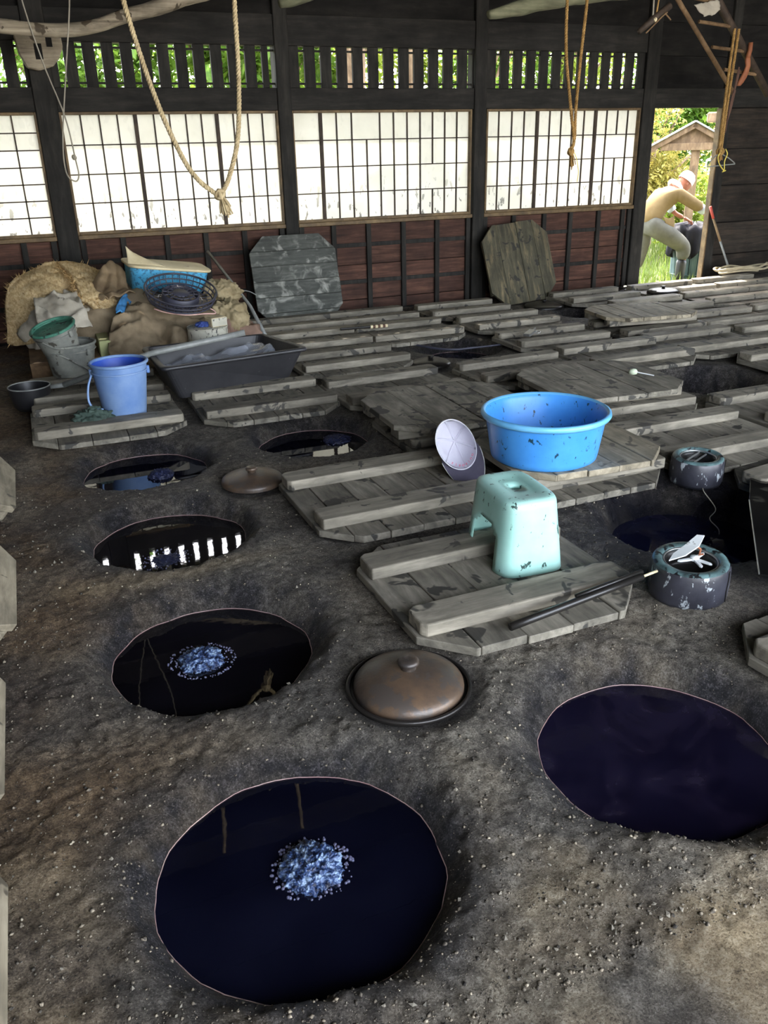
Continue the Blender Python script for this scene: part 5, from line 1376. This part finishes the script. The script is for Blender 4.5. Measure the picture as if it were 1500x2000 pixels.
def tree(name, label, x, y, z0, zc, rx, ry, rz, n, leafm, seed, leaf=.11, trunk=.10, group='garden trees'):
    rs = random.Random(seed)
    t = thing(name, label, 'tree' if 'tree' in name else 'shrub', (x, y, z0), group=group)
    P = [(0, 0, 0), (.06 * rs.uniform(-1, 1), 0, (zc - z0) * .4), (.15 * rs.uniform(-1, 1), 0, (zc - z0) * .8), (.1, .1, zc - z0 + rz * .5)]
    MB().tube(catmull(P, 5), [trunk * (1 - .55 * k / 15) for k in range(16)], 10).obj('trunk', M['bark'], t, smooth=True)
    mbb = MB()
    tips = []
    for k in range(9):
        a = rs.random() * 6.28; e = rs.uniform(-.2, .9)
        s = Vector((0, 0, (zc - z0) * rs.uniform(.4, .9)))
        q = Vector((math.cos(a) * rx * .7, math.sin(a) * ry * .7, zc - z0 + rz * e * .6)); tips.append(q)
        mbb.tube(catmull([s, (s + q) / 2 + Vector((0, 0, .1)), q], 4), [trunk * .35 * (1 - .7 * i / 8) for i in range(9)], 6)
    mbb.obj('branch', M['bark'], t, smooth=True)
    V = []; F = []
    cl = [Vector((rs.gauss(0, .5) * rx, rs.gauss(0, .5) * ry, zc - z0 + rs.gauss(0, .5) * rz)) for _ in range(26)]
    for k in range(n):
        c = rs.choice(cl); p = c + Vector((rs.gauss(0, .16) * rx, rs.gauss(0, .16) * ry, rs.gauss(0, .16) * rz))
        if p.z < .05: continue
        d = Vector((rs.uniform(-1, 1), rs.uniform(-1, 1), rs.uniform(-.9, .4))).normalized()
        s = d.cross(Vector((rs.uniform(-.4, .4), rs.uniform(-.4, .4), 1))).normalized(); up = s.cross(d)
        L = leaf * rs.uniform(.6, 1.3); w = L * .26
        i0 = len(V)
        V += [p, p + d * L * .5 + s * w + up * w * .3, p + d * L - up * L * .12, p + d * L * .5 - s * w + up * w * .3]
        F += [(i0, i0 + 1, i0 + 2), (i0, i0 + 2, i0 + 3)]
    obj('foliage', mesh_of('foliage', V, F, M[leafm]), t)
    return t
tree('evergreen_tree', 'leafy green tree seen through the leftmost slats', 1.0, 12.5, GZ, 2.7, 1.7, 1.0, 1.1, 5200, 'leaf_a', 1, .16)
tree('evergreen_tree', 'dense long-leaved green tree behind the slats over the second window', 2.9, 11.5, GZ, 2.6, 1.3, .8, .9, 4200, 'leaf_a', 2, .20)
tree('evergreen_tree', 'bright green tree behind the slats over the third window', 4.9, 13.5, GZ, 2.9, 1.1, .9, .9, 3000, 'leaf_b', 3, .15)
tree('evergreen_tree', 'green tree behind the right part of the third slatted opening', 6.9, 13.0, GZ, 2.7, 1.2, .9, 1.0, 3800, 'leaf_a', 4, .13)
tree('evergreen_tree', 'pale yellow-green tree behind the slats over the fourth window', 8.7, 13.5, GZ, 2.9, 1.4, .9, 1.1, 4200, 'leaf_b', 5, .12)
tree('evergreen_tree', 'tall green tree behind the well roof in the doorway', 11.9, 15.0, GZ - .1, 2.2, 1.9, 1.2, 1.7, 9000, 'leaf_a', 6, .15)
tree('evergreen_tree', 'yellowish tree behind the stooping worker in the doorway', 10.6, 13.2, GZ - .1, .95, 1.2, .7, 1.0, 5200, 'leaf_c', 7, .09)
tree('leafy_shrub', 'low bright green shrub right of the worker, beside the well', 10.1, 11.6, GZ - .1, .25, .8, .5, .55, 4200, 'leaf_b', 8, .10)
tree('leafy_shrub', 'green shrub far behind in the doorway, left side', 13.4, 18.0, GZ, .9, 2.6, 1.0, 1.2, 7000, 'leaf_b', 9, .16)
# two shaggy palm trunks seen through the slats
for k, (x, y, r_, lab) in enumerate([(3.95, 10.6, .15, 'thick shaggy palm trunk behind the third slatted opening, left one'), (4.95, 11.2, .12, 'shaggy palm trunk behind the third slatted opening, right one')]):
    t = thing('palm_trunk', lab, 'trunk', (x, y, GZ), group='palm trunks')
    mb = MB().tube([(0, 0, q * .25) for q in range(20)], [r_ * (1 + .05 * math.sin(q * 2.3)) for q in range(20)], 18)
    mb.v = [v + Vector((v.x, v.y, 0)) * .12 * mnoise.noise(v * 9) for v in mb.v]
    mb.obj('trunk', M['bark'], t, smooth=True)
    rs = random.Random(40 + k); V = []; F = []
    for q in range(60):
        a = rs.random() * 6.283; el = rs.uniform(-.6, 1.2); L = rs.uniform(1.1, 1.6); d = Vector((math.cos(a), math.sin(a), 0))
        sd = Vector((-d.y, d.x, 0)); base = Vector((0, 0, 4.6))
        for w in range(22):
            f = w / 21; p = base + d * L * f * math.cos(el) + Vector((0, 0, L * (math.sin(el) * f - .45 * f * f)))
            for sg in (-1, 1):
                tip = p + sd * sg * .32 * (1 - .5 * f) + d * .12 - Vector((0, 0, .10)); n0 = len(V)
                V += [p - d * .034, p + d * .034, tip]; F.append((n0, n0 + 1, n0 + 2))
    obj('crown', mesh_of('crown', V, F, M['leaf_a']), t)  # crown added out of view, fronds dense to shade the paper window

# well roof on posts
wr = thing('well_roof', 'small gabled wooden well roof with pale metal sheets, seen through the doorway', 'well roof', (9.4, 10.6, GZ), (0, 0, R(-38)))
RZ = 1.63 - GZ
for s in (-1, 1):
    ang = math.atan2(.31, .58)
    m = MB().box(0, .74, -.1, .5, -.012, .012); m.xf(Matrix.Rotation(ang, 4, 'Y') if s > 0 else Matrix.Rotation(math.pi - ang, 4, 'Y')); m.xf(Matrix.Translation((-.17, 0, RZ)))
    m.obj('roof_sheet', M['roofm'], wr, bevel=.004)
    m = MB().box(.0, .72, -.07, -.03, -.085, -.014)
    m.xf(Matrix.Rotation(ang, 4, 'Y')) if s > 0 else m.xf(Matrix.Diagonal((-1, 1, 1, 1)) @ Matrix.Rotation(ang, 4, 'Y'))
    m.xf(Matrix.Translation((-.17, 0, RZ))); m.obj('barge_board', M['wellwood'], wr, bevel=.004)
MB().add([(-.6, .0, RZ - .30), (.26, .0, RZ - .30), (-.17, .0, RZ - .05), (-.6, .02, RZ - .30), (.26, .02, RZ - .30), (-.17, .02, RZ - .05)], [(0, 1, 2), (5, 4, 3), (0, 3, 4, 1), (1, 4, 5, 2), (2, 5, 3, 0)]).obj('gable_board', M['wellwood'], wr)
MB().box(-.62, .32, -.04, .02, RZ - .39, RZ - .29).obj('tie_beam', M['wellwood'], wr, bevel=.004)
for x in (-.12, .28): MB().box(x - .06, x + .06, .0, .12, 0, RZ - .39).obj('post', M['wellwood'], wr, bevel=.004)
MB().box(.0, .2, .2, .4, RZ - .02, RZ + .12).obj('ridge_box', M['wellwood'], wr, bevel=.02)

# dyeing barrel with dark cloth hanging over it
ba = thing('barrel', 'blue-grey wooden stave barrel in front of the worker', 'barrel', (8.28, 9.35, GZ))
for k in range(16):
    a0, a1 = 2 * math.pi * k / 16 + .02, 2 * math.pi * (k + 1) / 16 - .02
    vv = []
    for z, r_ in ((0, .25), (.78, .28)):
        for a in (a0, a1):
            for q in (r_, r_ - .025): vv.append((q * math.cos(a), q * math.sin(a), z))
    MB().add(vv, [(0, 2, 6, 4), (1, 5, 7, 3), (0, 4, 5, 1), (2, 3, 7, 6), (4, 6, 7, 5), (0, 1, 3, 2)]).obj('stave', M['barrel'], ba)
for z in (.18, .60): MB().torus(.268 if z < .4 else .279, .008, 40, 6, z).obj('hoop', M['barrel'], ba, smooth=True)
MB().disc(.255, .74).obj('contents', M['navycloth'], ba)
def drape():
    V = []; F = []; n = 40; m = 12
    for j in range(m):
        for k in range(n):
            a = R(150) + R(170) * k / (n - 1)
            if j < 5: r_ = .29 * (j + .6) / 5 + .01; z = .80 + .05 * math.sin(k * .8) * (1 - j / 6)
            else: r_ = .305 + .012 * math.sin(k * 1.3) * (j - 4) * .5; z = .79 - (j - 4) * (.045 + .012 * math.sin(k * .45))
            V.append((r_ * math.cos(a), r_ * math.sin(a), z))
    for j in range(m - 1):
        for k in range(n - 1): F.append((j * n + k, j * n + k + 1, (j + 1) * n + k + 1, (j + 1) * n + k))
    o = MB().add(V, F).obj('dyed_cloth', M['navycloth'], smooth=True, loc=(8.28, 9.35, GZ)); so = o.modifiers.new('thick', 'SOLIDIFY'); so.thickness = .008
    tag(o, 'dark indigo cloth draped over the barrel under the hands of the worker', 'cloth')
drape()

# ------------------------------------------------------------------ worker
def skin_mesh(name, verts, edges, radii, mat, parent, sub=2, root=0):
    me = bpy.data.meshes.new(name); me.from_pydata([tuple(v) for v in verts], edges, []); me.update()
    o = bpy.data.objects.new(name, me); COL.objects.link(o)
    o.modifiers.new('skin', 'SKIN')
    if not me.skin_vertices: 
        bpy.context.view_layer.objects.active = o
    sv = me.skin_vertices[0].data
    for i, r_ in enumerate(radii):
        sv[i].radius = r_ if hasattr(r_, '__len__') else (r_, r_); sv[i].use_root = (i == root)
    s = o.modifiers.new('sub', 'SUBSURF'); s.levels = sub; s.render_levels = sub
    dg = bpy.context.evaluated_depsgraph_get(); ev = o.evaluated_get(dg)
    nm = bpy.data.meshes.new_from_object(ev); nm.name = name
    bpy.data.objects.remove(o); bpy.data.meshes.remove(me)
    nm.materials.clear(); nm.materials.append(mat); nm.polygons.foreach_set('use_smooth', [True] * len(nm.polygons))
    return obj(name, nm, parent)
MX, MY = 7.55, 9.25
pn = thing('person', 'person in white cap, khaki jacket, grey trousers and rubber boots bending over a barrel outside', 'person', (MX, MY, GZ))
def pv(x, y, z): return Vector((x - MX, y - MY, z - GZ))
hipc = pv(7.45, 9.25, .37); waist = pv(7.47, 9.25, .50); chest = pv(7.63, 9.25, .70); shc = pv(7.745, 9.25, .785); neck = pv(7.83, 9.25, .835); head = pv(7.945, 9.25, .865)
hn, hf = pv(7.46, 9.15, .36), pv(7.46, 9.35, .36)            # hips near / far from the doorway
kf, af = pv(7.93, 9.10, .10), pv(7.90, 9.10, -.27)           # bent front leg
kr, ar = pv(7.43, 9.36, .03), pv(7.34, 9.38, -.30)           # straight rear leg
sn, sf = pv(7.74, 9.07, .755), pv(7.75, 9.43, .755)
en, wn_, hnn = pv(8.02, 9.00, .59), pv(8.16, 9.05, .50), pv(8.25, 9.10, .445)
ef, wf, hff = pv(7.92, 9.46, .57), pv(7.98, 9.40, .49), pv(8.05, 9.33, .445)
verts = [hipc, waist, chest, shc, neck, head, hn, kf, af, hf, kr, ar, sn, en, wn_, hnn, sf, ef, wf, hff]
edges = [(0, 1), (1, 2), (2, 3), (3, 4), (4, 5), (0, 6), (6, 7), (7, 8), (0, 9), (9, 10), (10, 11), (3, 12), (12, 13), (13, 14), (14, 15), (3, 16), (16, 17), (17, 18), (18, 19)]
rad = [.10, .10, .11, .09, .052, .06, .075, .055, .042, .075, .055, .042, .055, .040, .030, .034, .055, .040, .030, .034]
skin_mesh('body', verts, edges, rad, M['skin'], pn)
# head with face
def head_mesh():
    bm = bmesh.new(); bmesh.ops.create_icosphere(bm, subdivisions=4, radius=1)
    for v in bm.verts:
        p = v.co.copy()
        q = Vector((p.x * .098, p.y * .078, p.z * .118))
        if p.z < -.1: q.x *= 1 - .12 * abs(p.z); q.y *= 1 - .28 * abs(p.z)
        if p.x > .75: q.x = .074 + (q.x - .074) * .35
        v.co = q
    def bumpat(c, r, d):
        for v in bm.verts:
            w = (v.co - Vector(c)).length / r
            if w < 1: v.co += Vector(d) * (1 - w) ** 2
    bumpat((.085, 0, -.012), .035, (.030, 0, -.008))         # nose
    bumpat((.080, .03, .012), .022, (-.008, 0, 0)); bumpat((.080, -.03, .012), .022, (-.008, 0, 0))   # eye sockets
    bumpat((.075, 0, -.055), .028, (.008, 0, 0)); bumpat((.066, 0, -.088), .03, (.012, 0, 0))        # mouth, chin
    me = bpy.data.meshes.new('head'); bm.to_mesh(me); bm.free(); me.materials.append(M['skin'])
    me.polygons.foreach_set('use_smooth', [True] * len(me.polygons)); return me
hrot = (0, R(38), R(-6))
hd_ = obj('head', head_mesh(), pn, pv(7.95, 9.25, .875), hrot)
for s in (-1, 1):
    MB().lathe([(.001, .006), (.016, .005), (.022, .0), (.016, -.004)], 16).xf(Matrix.Diagonal((.75, 1.2, 1, 1))).xf(Matrix.Rotation(R(90 * s), 4, 'X')).obj('ear', M['skin'], hd_, smooth=True, loc=(-.008, -s * .076, -.012))
    MB().lathe([(.001, .006), (.007, .004), (.009, 0)], 12).xf(Matrix.Rotation(R(90), 4, 'Y')).obj('eye', M['boot'], hd_, smooth=True, loc=(.083, s * .03, .012))
MB().box(.078, .086, -.02, .02, -.058, -.054).obj('mouth', M['red'], hd_, bevel=.001)
capm = MB().lathe([(.104, .0), (.108, .03), (.100, .07), (.072, .105), (.03, .122), (.001, .125)], 32, sy=.84); capm.obj('cap', M['hat'], hd_, smooth=True, loc=(-.012, 0, .02))
MB().lathe([(.107, .0), (.110, .012), (.107, .024)], 32, sy=.84).obj('cap_band', M['hat'], hd_, smooth=True, loc=(-.012, 0, .012))
# towel round the neck
tw = MB().torus(.085, .03, 28, 10, 0); tw.xf(Matrix.Rotation(R(52), 4, 'Y')); tw.xf(Matrix.Translation(pv(7.80, 9.25, .835))); tw.obj('neck_towel', M['hat'], pn, smooth=True)
# jacket
jv = [pv(7.43, 9.25, .36), pv(7.465, 9.25, .54), pv(7.60, 9.25, .69), pv(7.72, 9.25, .765), pv(7.745, 9.09, .75), pv(7.90, 9.02, .65), pv(8.035, 9.00, .58), pv(7.75, 9.41, .75), pv(7.86, 9.45, .64), pv(7.93, 9.45, .57)]
skin_mesh('jacket', jv, [(0, 1), (1, 2), (2, 3), (3, 4), (4, 5), (5, 6), (3, 7), (7, 8), (8, 9)], [(.165, .15), (.165, .155), (.175, .155), (.145, .12), .085, .078, .072, .085, .078, .072], M['jacket'], pn)
hm = patch('jacket_hem', '', None, [[pv(7.50, 9.08, .50), pv(7.60, 9.08, .47), pv(7.70, 9.10, .50)], [pv(7.55, 9.07, .42), pv(7.63, 9.07, .38), pv(7.72, 9.10, .40)], [pv(7.60, 9.08, .36), pv(7.65, 9.08, .32), pv(7.72, 9.11, .345)]], 'jacket', 10, 10, .01, 9, .006); hm.parent = pn
for p, q in ((pv(8.03, 9.0, .583), pv(8.10, 9.03, .54)), (pv(7.925, 9.455, .57), pv(7.955, 9.43, .525))):
    MB().tube([p, (p + q) / 2, q], [.056, .058, .05], 14).obj('cuff', M['cuff'], pn, smooth=True)
# trousers and boots
tv = [pv(7.44, 9.25, .40), pv(7.455, 9.25, .52), hn, pv(7.70, 9.11, .24), kf, pv(7.915, 9.10, -.08), hf, pv(7.445, 9.36, .20), kr, pv(7.375, 9.375, -.16)]
skin_mesh('trousers', tv, [(1, 0), (0, 2), (2, 3), (3, 4), (4, 5), (0, 6), (6, 7), (7, 8), (8, 9)], [(.145, .14), (.14, .135), .13, .122, .105, .10, .13, .12, .10, .09], M['pants'], pn)
for k, (top, ank) in enumerate(((pv(7.91, 9.10, -.04), pv(7.895, 9.10, -.34)), (pv(7.375, 9.375, -.14), pv(7.33, 9.38, -.36)))):
    foot = Vector((ank.x, ank.y, 0))
    skin_mesh('boot', [top, top.lerp(ank, .5), Vector((ank.x, ank.y, .10)), Vector((ank.x + .10, ank.y, .055)), Vector((ank.x + .20, ank.y, .045))], [(0, 1), (1, 2), (2, 3), (3, 4)], [.072, .068, .058, .05, .04], M['boot'], pn, root=2)
# hands: palm, four fingers and a thumb each, resting on the wet cloth
def hand(root, fwd, side, s=1.0):
    f = Vector(fwd).normalized(); sd = Vector(side).normalized(); dn = f.cross(sd).normalized()
    if dn.z > 0: dn = -dn
    palm = Vector(root) + f * .05
    vs = [Vector(root), palm]; es = [(0, 1)]; rd = [.026, (.036, .020)]
    for k, L in enumerate((.066, .074, .069, .054)):
        b = palm + f * .030 + sd * (-.030 + .020 * k)
        i = len(vs); vs += [b, b + f * L * .45 + dn * .006, b + f * L * .75 + dn * .022, b + f * L * .9 + dn * .038]
        es += [(1, i), (i, i + 1), (i + 1, i + 2), (i + 2, i + 3)]; rd += [.010, .009, .0085, .007]
    i = len(vs); b = Vector(root) + f * .028 - sd * .03
    vs += [b, b - sd * .022 + f * .025 + dn * .008, b - sd * .028 + f * .052 + dn * .018]; es += [(1, i), (i, i + 1), (i + 1, i + 2)]; rd += [.013, .011, .009]
    return vs, es, rd
for nm_, w_, h_ in (('hand', wn_, hnn), ('hand', wf, hff)):
    vs, es, rd = hand(h_, (h_ - w_), (0.1, 1, 0)); skin_mesh(nm_, vs, es, rd, M['skin'], pn, sub=1)
